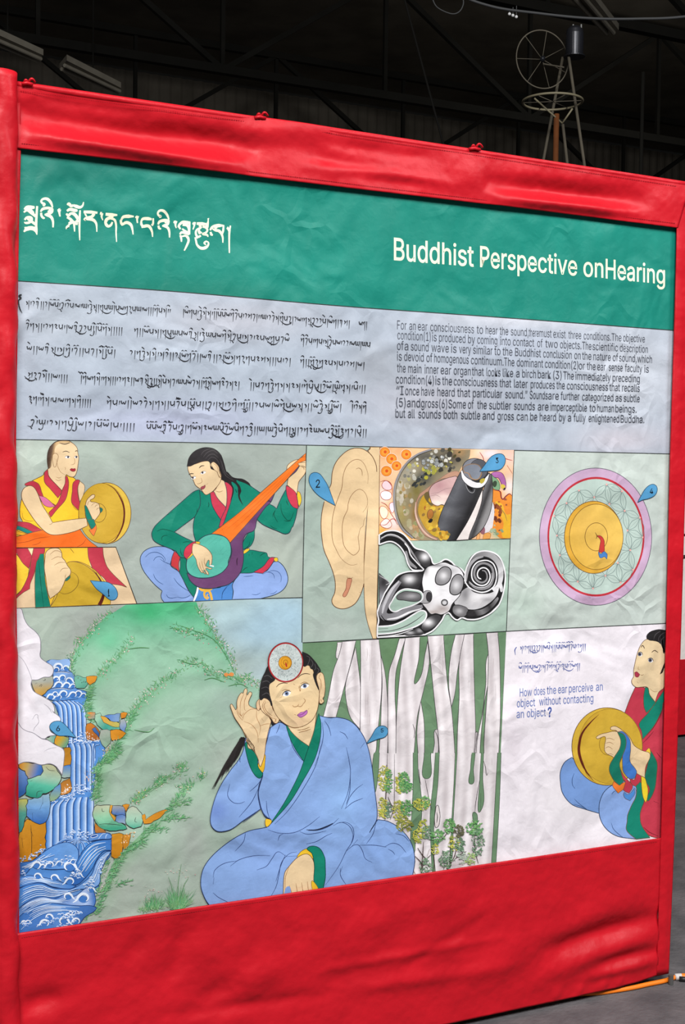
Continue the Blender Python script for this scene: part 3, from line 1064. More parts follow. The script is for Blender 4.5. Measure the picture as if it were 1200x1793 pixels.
a.lines('978 660 985 540 940 390 880 315 815 295 740 320 660 400 610 540 590 720 540 860 490 1000 450 1180 440 1400 460 1543 @I 500 180 570 310 660 395 740 425 825 408|800 440 845 425 885 455 898 540|905 1090 965 1000 975 900 940 800 870 745 800 765 725 850 685 960 675 1050 620 1170 595 1320 610 1543 @I 650 180 720 250 770 275 830 230 852 180 835 0 @H 840 1440 870 1330 910 1290 920 1220 945 1165|945 1290 940 1400 935 1543 @I 925 250 920 690', '85603c', 1.0)
a.fill('@I 675 630 735 630 730 690 700 790 650 890 615 900 605 870 650 780', 'cf8d6e', '8a4c38', 0.9)
a.lines('@I 665 600 690 625 740 620 750 605|@I 850 835 880 830', '8a5d3c', 0.9)
a.emit('painted_ear', ear_panel, 'large painted outer ear')
fr('H')
marker('number_marker', ear_panel, '490 988c 340 905 220 820 130 710 95 610 120 520 190 490 260 515 320 590 380 690 430 820', '2', (230, 662), 14.0, 7.5, 40 * STEP)
# ------------------------------------------------------------------ the inner ear, bright tissue
RND = random.Random(11)


def spots(a, s, n, r0, r1, cols, flat=1.0, rot=0.0, out=None, w=0.7):
    P = curve(parse(s), True)
    xs, ys = [p[0] for p in P], [p[1] for p in P]
    k = 0
    keep = list(FR)
    fr('P')
    while k < n:
        x, y = RND.uniform(min(xs), max(xs)), RND.uniform(min(ys), max(ys))
        if not inside((x, y), P):
            continue
        r = RND.uniform(r0, r1)
        Q = a.ellp(x, y, r, r * flat * RND.uniform(0.8, 1.2), rot + RND.uniform(-0.4, 0.4), 10)
        a.up(0.25)
        a.poly(Q, RND.choice(cols))
        if out:
            a.ribbon(Q + [Q[0]], out, w, 0, a.z + STEP * 0.1)
        k += 1
    FR[:] = keep


a = Art(BL)
fr('J')
a.fill('50 40c 1178 62c 1145 806c 330 822c 40 822c', blobfn('efbf92', [(672, 790, 14, 14, 'e98a3c'), (690, 830, 20, 16, 'eec39a'), (672, 865, 12, 18, 'f4e3dc'), (675, 900, 14, 12, 'efc27a'),
    (672, 930, 16, 14, 'e8a63c'), (700, 790, 14, 10, 'ecaa78'), (860, 795, 24, 14, 'efdde0'), (895, 800, 14, 24, 'efc6b8'), (892, 850, 12, 20, 'f2e2df'),
    (880, 900, 20, 30, 'e58a32'), (885, 930, 14, 20, 'e3b02e'), (720, 935, 14, 10, 'e7a83a'), (690, 915, 14, 20, 'f0dcd6'), (870, 935, 10, 10, 'a9c3a0')]), None, step=3)
# orange cells
for x, y, r in ((92, 80, 42), (148, 138, 44), (190, 196, 40), (105, 240, 44), (272, 100, 42)):
    a.ell(x, y, r * 1.12, r * 1.12, 'f3d8c4')
    a.ell(x, y, r, r * 0.98, 'e78b2e', 0, 'c06a1e', 0.6)
    a.ell(x, y, r * 0.62, r * 0.6, 'ee9d3a')
    a.ell(x + 3, y - 2, r * 0.3, r * 0.3, 'd8541c')
for s, c in (('68 350 100 320 140 350 150 385 120 400 80 385', 'f0d4da'), ('60 420 100 405 145 425 140 470 90 480 60 455', 'f6eef0'), ('55 540 100 545 120 590 90 640 55 610', 'f1d9c0'),
             ('130 520 165 505 170 570 150 590', 'efd9e2'), ('60 670 110 640 150 690 120 720 60 700', 'f2dfd8')):
    a.fill(s, c, 'b8573a', 0.9)
a.lines('55 330 95 318 140 340 155 400 150 450|45 690 100 690 160 640 200 690|120 560 160 620 190 660|60 500 100 520 130 560|890 80 920 130 925 190|1060 90 1100 130 1165 150|1120 190 1165 260', 'b5544a', 1.2)
# tissue at the right
a.fill('985 260c 1020 245 1075 255 1105 310 1110 380 1090 400c 1050 300 1010 290', 'b06aa8', '5c3a5a', 0.8)
a.fill('985 270 1010 290 1040 310 1060 360 1050 400 1010 390 990 360', '7fa67f', '39493a', 0.7)
a.fill('1000 340 1020 320 1035 340 1015 375', '3c4a3a')
a.fill('995 390 1030 400 1070 410 1085 470 1140 430 1160 445c 1150 800c 1060 800 1000 720 975 640 970 520', 'e58c34', None)
a.fill('1020 500 1080 520 1110 600 1150 600c 1148 800c 1080 790 1090 680 1060 600', 'e6b133', None)
a.line('1000 395 1030 400 1060 410 1080 475 1110 450 1140 430 1160 445', '7a2438', 2.0)
a.line('1000 500 1040 520 1070 560 1100 600 1120 660', '8a6a4a', 1.2)
spots(a, '980 540 1040 530 1080 620 1070 720 1010 700 975 620', 15, 2.0, 3.6, ['6a3420', '7d3f22', '8f4a2a'], 1.3)
spots(a, '1060 470 1110 470 1110 560 1060 540', 5, 1.5, 2.5, ['b5682e', '94503c'], 1.0)
a.fill('1075 350 1105 365 1090 390 1070 375', 'd9c24a')
a.fill('1090 385 1105 380 1100 400', '2b2a2a')
a.fill('975 470 1000 700 940 760 900 720 940 650', 'd9d3d6', None)
a.fill('890 740 920 705 935 740 920 770', '94606a')
spots(a, '1000 700 1080 700 1070 760 990 760', 12, 1.4, 3, ['8a9c78', 'b9a23c', '6a5a4a', 'a8b79a'])
a.fill('860 815c 870 770 890 765 890 812c', 'e8a86a', '8a5a3a', 0.6)
a.fill('915 812c 930 765 980 765 975 808c', 'e2a052', '8a5a3a', 0.6)
# mottled ring
ring = blobfn('93876c', [(745, 800, 40, 14, '5d5a52'), (790, 800, 24, 20, '4a4640'), (718, 830, 20, 16, 'a39c88'), (700, 860, 12, 24, 'b5ab92'), (705, 900, 12, 24, 'a1925a'), (742, 838, 20, 16, '4b4d49'),
    (730, 860, 14, 20, '7f7440'), (728, 900, 10, 24, '8a6a34'), (735, 930, 14, 14, 'b08a5c'), (765, 820, 16, 12, '6b6a44'), (805, 790, 14, 12, 'a5845a'), (690, 830, 10, 24, 'a4a09a')])
a.fill('480 55c 360 100 260 190 190 320 172 450 190 600 240 720 330 800 400 822c 640 822c 560 740 700 300 740 200 800 130 812 60c', ring, None, step=2.5)
spots(a, '250 260 360 140 480 80 640 70 700 130 640 230 540 230 420 300 300 340', 46, 1.8, 3.6, ['b9b6a8', 'cfccc2', '9c9a8c', 'a8a06a', '8a8a84', 'd8d4c6', '77756c', 'bdb24e'], 1.1)
spots(a, '200 340 290 330 330 480 280 600 220 560', 26, 1.8, 4.0, ['b9b09a', 'a59a78', 'c4bba8', '8c7c4c', 'a98a5c'], 1.3)
spots(a, '215 560 300 560 420 800 330 790', 22, 2.0, 4.5, ['a59e7a', '9a9a74', 'b58f62', '8a8a5c', 'b8a78a'], 1.2)
spots(a, '520 90 720 80 690 220 560 240', 24, 2, 5, ['2d2b29', '3a3832', '55524a', '4a4426'], 0.7, -0.5)
spots(a, '330 330 420 250 480 280 420 360 350 380', 16, 2.5, 5, ['2f3130', '3d403e', '4a4e4c', '595b52'], 0.6, -0.6)
spots(a, '420 150 620 120 600 170 440 240', 16, 2.2, 3.8, ['b3b5b2', 'c9cac6', '9a9d9c'], 1.0, out='5a5a58')
spots(a, '440 230 600 170 560 200 470 340', 8, 2.4, 4.2, ['b3ad3e', 'a6a24a', '8f9a46'], 1.1)
a.fill('385 430c 520 330 640 250 720 250 690 300c 560 310 470 400 380 470 360 560 380 660 450 760 540 810 520 820c 420 770 350 640 350 520', 'b58a72', '8a6a5a', 0.7)
a.fill('420 440 500 420 560 520 600 540 640 760 560 800 470 760 400 660 372 560', blobfn('bd9434', [(745, 880, 10, 14, 'c49a2a'), (758, 900, 8, 14, '94803a'), (762, 930, 8, 10, 'c5a62e')]), None, step=2.5)
spots(a, '400 500 470 480 560 560 600 700 540 780 440 680', 26, 1.5, 4, ['a8742c', 'c7a23a', '8a6a34', 'd3b13a', 'a8622e'], 1.6, 0.9)
a.fill('450 590 480 560 500 590 490 630 460 640', 'a56a2e', '5d3c22', 0.8)
a.fill('455 665 490 640 485 670', '1d1a18')
a.line('352 500 350 600 400 720 470 790 530 815', 'd8b8a6', 2.4)
a.fill('425 430 455 415 470 450 460 490 500 520 480 530 430 470', '6a5a34', None)
a.fill('465 400 500 350 560 320 640 292 700 292 660 400 600 525 570 520 535 532 490 510 478 480 465 440', blobfn('c9a4a2', [(770, 880, 20, 8, 'ecdcd0'), (775, 870, 20, 6, 'dcc4bc'), (770, 850, 14, 10, 'b98e90')]), '4a3a38', 0.9, step=2.5)
a.lines('480 430 540 420 600 390 660 380|470 450 520 440 560 460', 'a58486', 0.9)
a.line('482 56 360 102 258 192 188 322 168 450 186 602 238 722 328 802', '8e8c90', 3.0, 0)
a.line('490 62 372 108 270 198 202 326 184 450 200 600 250 715 345 805', '3c3a3a', 0.8, 0)
# the grey tubes
cyl = lerpfn([(770, 890, '4c4d52'), (785, 896, '5d5e63'), (798, 902, '46464a'), (815, 910, '1f1e20'), (828, 915, '3a383a')])
a.fill('990 270c 1000 400 985 560 930 700 860 780 800 816c 800 640 920 400 960 260', lerpfn([(830, 870, '2a2829'), (842, 875, '6b6a6c'), (850, 878, '3a3839'), (858, 880, '8e8c8c')]), '2a2626', 1.0, step=2.5)
a.fill('915 385c 905 500 860 640 810 760 795 815c 690 822c 760 700 830 560', 'ebe1dd', '3a3030', 1.0)
a.fill('735 235c 700 300 640 430 570 580 540 690 560 740 625 770 615 823c 690 822c 800 640 915 385 960 250', cyl, '1d1b1c', 1.0, step=2.5)
a.fill('520 760 560 740 600 745 635 770 615 815 560 805', 'd6a63a', None)
spots(a, '520 700 560 730 630 760 610 810 540 800', 14, 1.5, 3, ['e0b84a', 'b8842a', '8a7a3a', 'caa23a'], 1.4)
a.brush('780 345 10 805 370 44 828 405 12', '161415')
a.line('770 350 800 410 835 420 850 390', '8e8e90', 1.2)
a.fill('730 240c 745 310 800 365 860 382 915 370 955 320 975 250c 950 280 900 330 850 330 790 290 745 230', 'e4e2e4', '2a2829', 0.9)
a.ell(850, 225, 106, 92, '7a7c84', 0.2, '2a2a2e', 1.1)
a.ell(880, 225, 78, 86, '55565c', 0.2, '2a2a2e', 0.8)
a.fill('750 215 780 190 830 180 880 190 905 230 895 280 870 310 830 305 800 260 765 250', lerpfn([(812, 815, '6c717c'), (842, 838, '878d98')]), '8a6a4a', 1.2, step=2.5)
a.line('755 255 790 255 810 290 850 310 885 300 910 260', 'b98f62', 1.0)
a.fill('890 320 920 300 935 310 905 345', 'b3a23a')
a.emit('painted_tissue', inner_panel, 'bright painted tissue with a grey tube and mottled ring')
marker('number_marker', inner_panel, '890 242c 930 190 985 120 1040 94 1085 100 1106 140 1095 190 1060 225 1000 235', '3', (1036, 150), 9.5, 5.0, 190 * STEP)

# ------------------------------------------------------------------ the black and white cochlea
a = Art(BL + 260 * STEP)
fr('K')
WH, BK = 'eceaec', '1b1a1b'
body = '45 80c 100 50 180 45 250 75 300 130 350 190 430 215 480 270 500 320 540 320 600 285 650 305 690 345 740 370 775 430 760 480 @K 790 330 850 240 950 215 1050 260 1100 380 1100 500 1060 650 990 730 880 785 790 790 740 775 700 795 660 770 630 735 600 745 570 800 500 880 430 918c 28 940c 30 850 40 800 30 730 45 680 90 570 150 480 200 420 280 390 400 380 330 375 290 330 260 240 210 170 140 135 45 160c'
a.fill(body, BK, WH, 2.4)
g = lambda *st: lerpfn([(*st[i:i + 2], st[i + 2]) for i in range(0, len(st), 3)])
# horn of the snail
a.fill('790 520 700 600 680 660 740 680 800 705 880 700 960 660 1030 590 1060 480 1050 400 1075 480 1075 560 1040 500 1000 560 900 575 830 555', blobfn('c4c2c4', [(838, 1048, 26, 10, 'f4f2f3'), (872, 1030, 8, 20, 'f0eef0'), (815, 1040, 10, 16, '8a888a'), (858, 1050, 20, 6, 'a8a6a8')]), None, step=2.5)
a.fill('680 670 740 675 790 705 770 760 720 770 670 740 660 700', blobfn('6a686a', [(804, 1070, 8, 6, 'bab8ba')]), BK, 0.9, step=2.5)
a.fill('800 715 900 705 980 660 1040 600 1050 620 1000 690 920 750 820 765 780 750', g(830, 1070, '2a282a', 845, 1072, '7a787a', 856, 1060, '2f2d2f', 872, 1048, '8c8a8c'), BK, 0.8, step=2.5)
# spiral
a.ell(915, 400, 138, 165, BK, 0.25)
SP = '770 480 800 520 850 548 905 562 960 550 1010 510 1030 450 1030 390 1005 325 965 298 925 294 870 310 835 350 822 400 830 455 865 492 910 505 950 490 974 450 975 410 955 370 920 355 885 372 870 410 880 440 905 448 920 432'
mid = '790 330 840 262 920 238 1000 262 1055 330 1068 420 1050 500 1000 545'
a.line(mid, lambda t: mixc('3a383a', 'e8e6e8', t), 10, 1)
a.line('775 470 785 400 810 330 860 280 920 262', 'a09ea0', 5, 1)
a.line('800 480 850 525 910 536 970 515 1000 460 1004 400 985 345 930 318 880 330 850 370 845 420 870 465 910 480 945 460 952 420 935 385 910 378', '8d8b8d', 4.0, 1)
a.line('800 470 850 512 910 522 960 505 990 455 992 400', 'c6c4c6', 1.6, 1)
a.line(SP, WH, 2.2, 0)
a.brush('905 452 16 920 425 20 912 400 8', BK)
a.line('770 480 765 430 785 340 850 240 950 215 1050 260 1100 380 1100 500 1060 650 990 730', WH, 2.2, 0)
# vestibule
a.fill('420 400 450 350 520 330 590 310 650 330 720 360 755 420 750 500 720 590 660 660 630 720 570 750 520 740 480 745 440 700 400 640 415 560 405 480', blobfn('efedef', [(750, 1000, 14, 20, 'f8f6f7'), (790, 1000, 16, 10, 'b8b6b8'), (775, 1066, 20, 10, 'b2a8a6'), (748, 1060, 10, 14, 'cfcacb'), (745, 995, 6, 14, '8a888a'), (765, 990, 20, 4, '8c8a8c'), (760, 1072, 16, 5, 'a59a96')]), '2a282a', 1.2, step=2.5)
a.fill('520 480 530 400 580 350 630 355 652 400 630 470 570 502', blobfn('8a888a', [(777, 1008, 8, 8, 'e2e0e2')]), BK, 1.6, step=2)
a.fill('640 560 650 470 690 415 735 420 755 480 730 560 680 585', blobfn('8a888a', [(799, 1025, 8, 10, 'd6d4d6')]), BK, 1.6, step=2)
a.ell(594, 648, 26, 25, '8c8a8c', 0, BK, 1.4)
a.ell(594, 650, 17, 15, 'd4d2d4', 0, None)
a.fill('385 640 420 560 470 550 488 590 475 640 430 655', 'a6a4a6', BK, 1.0)
a.ell(464, 600, 24, 40, '3a383a', 0, BK, 0.8)
# canals
a.fill('345 230 430 222 470 270 470 330 430 350 380 300', blobfn('3a383a', [(744, 975, 8, 7, 'f2f0f2')]), None, step=2)
a.fill('210 470 240 420 310 405 400 410 395 480 370 530 300 520 230 510', blobfn('2f2d2f', [(717, 1014, 11, 8, 'e6e4e6')]), None, step=2)
a.line('50 120 110 85 180 88 240 120 290 180 330 240 390 330', '8e8c8e', 3.4, 1)
a.line('60 105 130 75 200 90 250 130', 'd4d2d4', 1.6, 1)
a.line('270 215 290 300 360 360', '8e8c8e', 6, 1)
a.line('260 150 290 190 310 250 360 310 420 370', WH, 2.0, 0)
a.line('45 160 140 135 210 170 260 240 290 330 330 375 400 382 420 370', WH, 2.2, 0)
a.fill('45 400c 130 480c 90 570 45 680c', blobfn('5a585a', [(672, 1020, 8, 10, '2a282a'), (668, 1045, 8, 10, '9a9aa0')]), BK, 1, step=2.5)
a.line('45 420 130 480 100 500', 'b2b0b2', 1.6)
cn = lerpfn([(690, 1010, 'b4b2b4'), (676, 1040, '9a98a0'), (670, 1075, '6a686a'), (690, 1085, 'd4d2d4'), (720, 1070, '8a888a')])
a.line('220 470 150 560 95 670 75 740 120 775 220 750 330 700 410 680', '88868a', 14, 1)
a.line('210 470 150 540 90 660 70 740', 'c4c2c6', 5, 1)
a.line('110 790 200 775 300 730 400 700', 'e8e6e8', 3.5, 1)
a.lines('90 570 150 480 200 420 280 390 400 382|30 730 45 680 90 570', WH, 2.2, 0)
a.fill('130 690 150 640 200 565 260 535 330 540 390 555 412 590 400 630 330 670 240 700 170 725', 'a7beb0', WH, 2.2)
a.fill('190 610 240 560 300 555 380 570 398 600 385 630 340 640 260 630', blobfn('5c5a5c', [(720, 1044, 14, 5, 'a2a0a2')]), BK, 1.0, step=2)
a.fill('30 850c 150 840 250 800 330 750 400 715 440 735 430 790 370 840 260 880 150 905 30 915c', 'a9bfb2', WH, 2.4)
a.lines('35 895 150 885 260 850 350 800 420 745|35 870 120 865', '4a484a', 1.4)
a.fill('400 860 430 800 500 755 560 765 540 820 480 870 430 885', blobfn('3a383a', [(750, 1090, 10, 7, 'f0eef0')]), None, step=2)
a.fill('250 910 320 885 370 860 400 880 420 910 340 925', blobfn('2a282a', [(718, 1108, 8, 3, 'c0bec0'), (735, 1104, 6, 4, '9a989a')]), None, step=2)
a.lines('30 935 150 925 240 905 330 870', WH, 1.4)
a.lines('60 755 100 800 200 800 300 760', '0e0d0e', 2.2)
a.emit('painted_cochlea', cochlea_panel, 'black and white spiral cochlea with canals')

# ------------------------------------------------------------------ the round diagram
a = Art(BL)
fr('M')


def rnd(u, v):                      # the round diagram's own circle coordinates to its place in the reading frame
    return (544 + 470 * u + 0 * v, 671 + 577 * v)


def rl(P):
    return [(*pt(*rnd(u, v)), False) for u, v in P]


a.ell(544, 671, 472, 577, 'c5a6c2', 0, '5f5a66', 1.1, n=72)
a.ell(547, 671, 408, 503, 'b8303c', 0, None, n=72)
a.ell(547, 671, 393, 485, 'b7c9c0', 0, None, n=72)
GR = '6d7f7c'
# flower lattice of overlapping arcs, kept inside the inner circle
nodes = []
S = 0.29
a.up()
for i in range(-5, 6):
    for j in range(-5, 6):
        u, v = S * (i + j * 0.5) + 0.07, S * j * 0.866 - 0.03
        c, s_ = math.cos(0.35), math.sin(0.35)
        nodes.append((u * c - v * s_, u * s_ + v * c))
for u, v in nodes:
    for k in range(3):
        an = 0.35 + k * PI / 3
        u2, v2 = u + S * math.cos(an), v + S * math.sin(an)
        if math.hypot(u, v) > 0.86 or math.hypot(u2, v2) > 0.86:
            continue
        mx, my = (u + u2) / 2, (v + v2) / 2
        if math.hypot(mx, my) < 0.46:
            continue
        nx, ny = -(v2 - v), u2 - u
        for sg in (-0.17, 0, 0.17):
            a.ribbon(curve(rl([(u, v), (mx + nx * sg, my + ny * sg), (u2, v2)]), False), GR if sg else '8b9a96', 0.8 if sg else 0.5, 0)
a.up()
for u, v in nodes:
    if 0.48 < math.hypot(u, v) < 0.86:
        x, y = rnd(u, v)
        a.up(0.05)
        a.poly(a.ellp(x, y, 8, 9, 0, 8), 'e3a8a0')
a.ell(528, 676, 246, 304, 'dba63c', 0, SKO, 1.1, n=60)
a.ell(550, 672, 226, 275, lerpfn([(1000, 980, 'dcae48'), (1040, 940, 'dfb456'), (1090, 920, 'e6bd5c')]), 0, '7a5a28', 1.0, n=60)
a.ell(550, 672, 95, 118, None, 0, '7a5a28', 1.0)
a.line('540 635 552 655 556 672 548 688', '5a3c1c', 1.2)
a.fill('555 662c 590 665 615 700 618 750 612 800 570 800c 580 740 585 700', 'c03a34', '5c2020', 0.7)
a.fill('568 798c 590 815 605 800 620 795c 640 815 643 830 638 860c 620 840 585 850 570 820', '4a7fc0', '24406c', 0.7)
a.emit('painted_round_diagram', mandala_panel, 'round lilac and red ringed diagram with a golden disc')
marker('number_marker', mandala_panel, '898 382c 925 330 970 260 1020 230 1055 245 1062 285 1040 325 990 350 940 362', '4', (1014, 288), 9.0, 6.0, 140 * STEP)

# ------------------------------------------------------------------ the person with a gong at the right
a = Art(BL)
fr('O')
OUTL = '2c3c58'
a.fill('182 320c 110 370 68 460 66 560 90 680 180 790 300 835 450 880c 700 700 640 590 420 560', '7699d2', OUTL, 1.2)
a.lines('205 480 185 540 190 600 215 635|205 735 250 780 330 840|200 790 270 810 330 840', '37527f', 1.1)
a.fill('600 590c 540 630 490 690 455 800 465 930 530 1040 640 1110 820 1138c 900 1000 860 700 830 580c 700 560', '87a6dc', OUTL, 1.2)
a.lines('575 975 600 1040 670 1105 700 1125|580 690 600 665 620 655|800 620 825 650 820 720 770 840', '37527f', 1.1)
# red robe, green lapel
a.fill('@N 815 650c 870 640 920 655 @N 1135 640c @N 1130 900c @O 1120 0c 1110 1135c 960 1105 880 1000 860 860 900 700 830 450 800 300 @N 850 1170c 800 1040 712 900c 765 760', 'c03a4c', SKO, 1.0)
a.fill('@O 960 240c 1000 300 1035 380 1030 500 1010 640 950 755 920 740c 960 640 910 540 920 470 960 300', '18755f', SKO, 1.0)
a.fill('@O 860 560c 890 600 900 640 905 760 880 830 865 900 880 1000 965 1125c 825 1140c 730 1050 735 960 740 900 780 800 820 720 830 640 820 590', '12806a', SKO, 1.0)
a.fill('@O 875 495c 910 520 935 600 945 650 935 740 920 775c 895 720 880 620', 'ecd032', SKO, 0.8)
a.fill('@O 920 262c 950 228 965 240 970 290c 940 290', 'e8bf3a', SKO, 0.7)
a.fill('@N 915 652c 940 650 970 730 1015 795c 1030 800 930 905c 905 850 900 740', '12806a', SKO, 0.9)
a.fill('@N 1130 640c 1128 780c 1098 800 1090 860 1060 930 1000 1040 890 1170c 880 1090 855 1015 @N 940 910 1020 800', '12806a', SKO, 1.0)
a.lines('@N 1095 800 1080 900 1000 1050 930 1130|@O 890 180 940 130 1000 60|@O 1030 270 1060 310 1080 330|@O 900 1020 960 1070 1050 1110|@O 1000 760 1050 780', '7a2030', 1.1)
# gong
a.ell(535, 212, 353, 388, 'd3ad3c', 0.0, SKO, 1.1, n=60)
a.ell(566, 210, 320, 374, lerpfn([(1020, 1260, 'c2992e'), (1060, 1260, 'cfa93a'), (1120, 1330, 'c9a234')]), 0, '96742a', 0.7, n=60)
a.brush('452 -108 2 370 -30 12 285 80 20 254 200 26 255 280 28 285 380 24 330 470 14 400 555 2', '5e2114')
a.ell(545, 190, 88, 108, 'caa436', 0, '8a6a24', 0.9)
a.lines('300 430 350 520 430 575', '9a7628', 0.9)
# sash ends and hand
a.fill('600 560c 655 600c 722 560c 715 620 645 680c 590 605', 'ea7a30', SKO, 0.7)
a.fill('760 535c 810 540 830 460c 870 490 865 560 820 610c 780 590', 'c03a4c', SKO, 0.8)
a.fill('705 670c 750 690 805 630c 815 680 765 755c 715 730 698 690', '4a86c8', SKO, 0.7)
a.fill('690 300c 660 370 665 430 700 500 740 545 790 610 755 680c 700 650 705 620 715 560 640 480', 'c03a4c', SKO, 0.8)
a.fill('640 65c 600 60 530 75 470 90 425 120 440 135 510 112 520 140 510 200 512 260 540 290 585 310 610 330 680 280 820 470 912 525c 920 420 965 290 880 250 805 200 760 120 700 60 620 10 570 20 575 45 620 50', SK, SKO, 0.9)
a.lines('520 140 560 130 610 150|520 180 560 170 600 190|515 230 550 215 590 240|540 290 570 285 600 300|570 45 610 50 640 65', '96704a', 0.9)
a.fill('640 65c 690 62 760 140 770 240 765 360 830 460 812 530c 760 535 700 470 690 420 690 300 720 200 700 120', '3f74bf', SKO, 0.8)
a.fill('635 62c 700 90 725 150 720 220 690 300 660 380 670 450 702 560c 660 600 650 595 600 550c 560 470 560 400 610 310 660 230 670 150', '157560', SKO, 0.9)
# head
fr('N')
a.fill('925 170 985 180 1060 200 1120 300 1108 420 1105 645 1050 700 1015 795c 960 720 940 650 880 645 830 648 790 620 780 580 800 540 800 480 815 400 840 300 875 220', 'e4cba2', SKO, 0.9)
a.fill('1105 645c 1105 420c 1108 310c 1140 310c 1135 650c', 'e4cba2', None)
a.fill('930 160c 930 130 960 95 1010 75 1060 68 1130 78c 1125 300c 1095 300 1112 310 1090 260 1065 210 1010 185 960 180', '242223', None)
a.fill('1130 370c 1110 400 1085 460 1062 520c 1090 500 1105 460 1125 430c', '2a2622', None)
a.lines('1060 210 1050 160 1090 110 1120 100|1000 170 1020 120 1070 85|1080 230 1075 180 1110 140', '4c494b', 1.1)
a.lines('875 250 890 230 910 262|980 300 1010 280 1045 302', '4a382c', 1.5)
eye(a, 866, 318, 44, 44, 0.5, '5a5a6c', look=-0.5)
eye(a, 970, 378, 52, 44, 0.35, '5a5a6c', look=-0.3)
a.fill('810 500c 830 492 840 498 862 520c 845 545 825 545 815 535', 'a8364a', '6a2030', 0.6)
a.line('865 522 885 528 900 520', '8a6644', 0.8)
a.lines('850 440 845 465 860 470|835 590 850 610|960 660 1000 690 1040 690', 'b08c62', 0.8)
a.emit('painted_seated_person', question_panel, 'painted person in red robe with a gong gazing upwards')
# ------------------------------------------------------------------ landscape
RG = random.Random(5)
hill_fn = blobfn(lerpfn([(300, 1050, '4fae7e'), (290, 1085, '6db892'), (275, 1135, '90c0a3'), (265, 1230, '9bbda6'), (270, 1330, '9db6a4'), (290, 1560, 'a3b1a4')]),
                 [(260, 1070, 40, 26, '3fa870'), (330, 1065, 50, 16, '4bab78'), (190, 1120, 30, 26, '6fba92'), (400, 1230, 60, 50, '9ab2a4'), (150, 1250, 24, 50, '9ec8ac'),
                  (400, 1330, 60, 60, 'a2b0a4'), (250, 1440, 40, 40, 'a0bca8'), (340, 1480, 30, 60, '9fa9a0'), (190, 1540, 60, 40, 'aab2a8')])


def land(x, y):
    return hill_fn(x, y)


def grass(a, s, n, l0, l1, ang, cols, jit=0.5, spread=3.0, w=1.15):
    P = curve(parse(s), False)
    for k in range(n):
        i = RG.uniform(0, len(P) - 1.001)
        p, q = P[int(i)], P[int(i) + 1]
        t = i - int(i)
        x, y = p[0] + (q[0] - p[0]) * t + RG.gauss(0, spread), p[1] + (q[1] - p[1]) * t + RG.gauss(0, spread)
        an = ang + RG.gauss(0, jit)
        L = RG.uniform(l0, l1)
        bend = RG.uniform(-0.25, 0.25) * L
        dx, dy = math.cos(an) * L, math.sin(an) * L
        Q = curve([(x, y, False), (x + dx * 0.5 - dy / L * bend * 0.5, y + dy * 0.5 + dx / L * bend * 0.5, False), (x + dx, y + dy, False)], False, 1)
        a.up(0.06)
        a.ribbon(Q, RG.choice(cols), lambda t: w * (1.1 - t))


def dabs(a, s, n, r0, r1, cols, spread=3.0, flat=0.6):
    P = curve(parse(s), False)
    keep = list(FR)
    fr('P')
    for k in range(n):
        i = RG.uniform(0, len(P) - 1.001)
        p, q = P[int(i)], P[int(i) + 1]
        t = i - int(i)
        x, y = p[0] + (q[0] - p[0]) * t + RG.gauss(0, spread), p[1] + (q[1] - p[1]) * t + RG.gauss(0, spread)
        r = RG.uniform(r0, r1)
        a.up(0.06)
        a.poly(a.ellp(x, y, r, r * flat, RG.uniform(0, 3.1), 7), RG.choice(cols))
    FR[:] = keep


def fade(a, s, off, col, w=0.8):     # a soft band of pigment that thins out away from a line
    P = curve(parse(s), False)
    n = len(P)
    a.up()
    rows = [0, 0.25, 0.5, 0.75, 1.0]
    idx = []
    for i, p in enumerate(P):
        e = math.sin(PI * (0.08 + 0.84 * i / (n - 1))) * w
        r = []
        for t in rows:
            x, y = p[0] + off[0] * t, p[1] + off[1] * t
            r.append(a.v(x, y, mixc(land(x, y), col, e * (1 - t) ** 1.5)))
        idx.append(r)
    for i in range(n - 1):
        for j in range(len(rows) - 1):
            a.F.append((idx[i][j], idx[i][j + 1], idx[i + 1][j + 1], idx[i + 1][j]))


GG = ['5a9f6a', '69a973', '7ab283', '4a9060', '88b78a', '6fa568']
FL = ['d9b3b0', 'e6cfc6', 'c99a9c', 'd8c6b8', 'b8a48a', 'e9dcd2']

a = Art(BL)
fr('T')
a.fill('285 55c 460 46c 640 40c 660 90 700 150 740 220 790 290 830 390 900 440 960 470c @W 300 640c @X 40 480c @S 900 1010c 640 1040c @R 790 1100 790 700 880 520 960 420 @T 240 760 100 640 15 400 20 340 60 250 120 180 200 110', land, None, step=7)
for s, o, c, w in (('210 90 150 150 80 225 40 280 15 335', (14, 24), '57aa7c', .7), ('330 215 270 300 210 350 160 400 110 450 95 520 100 600', (26, 16), '6cb084', .75),
                   ('560 390 470 445 400 500 330 575 290 650 240 750 190 850', (26, 20), '68ab7c', .8), ('@U 250 10 130 120 80 190 80 300 90 430', (36, 8), '5c9e62', .8),
                   ('630 55 690 130 730 210 780 270 835 400', (-26, 14), '67b088', .7), ('560 335 650 350 740 395 840 430 950 470', (-12, 26), '6fb088', .7),
                   ('@U 700 170 590 230 490 300 410 360 320 430', (10, 18), '7fae80', .6), ('@U 830 240 700 320 610 420 500 530 400 630 290 740 210 830 180 920 130 1040 60 1200', (34, 14), '74a878', .85),
                   ('@U 370 1170 470 1150 640 1150 760 1120', (0, -26), '86b584', .7)):
    fade(a, s, o, c, w)
a.emit('painted_hill', land_panel, 'pale green painted hillside')

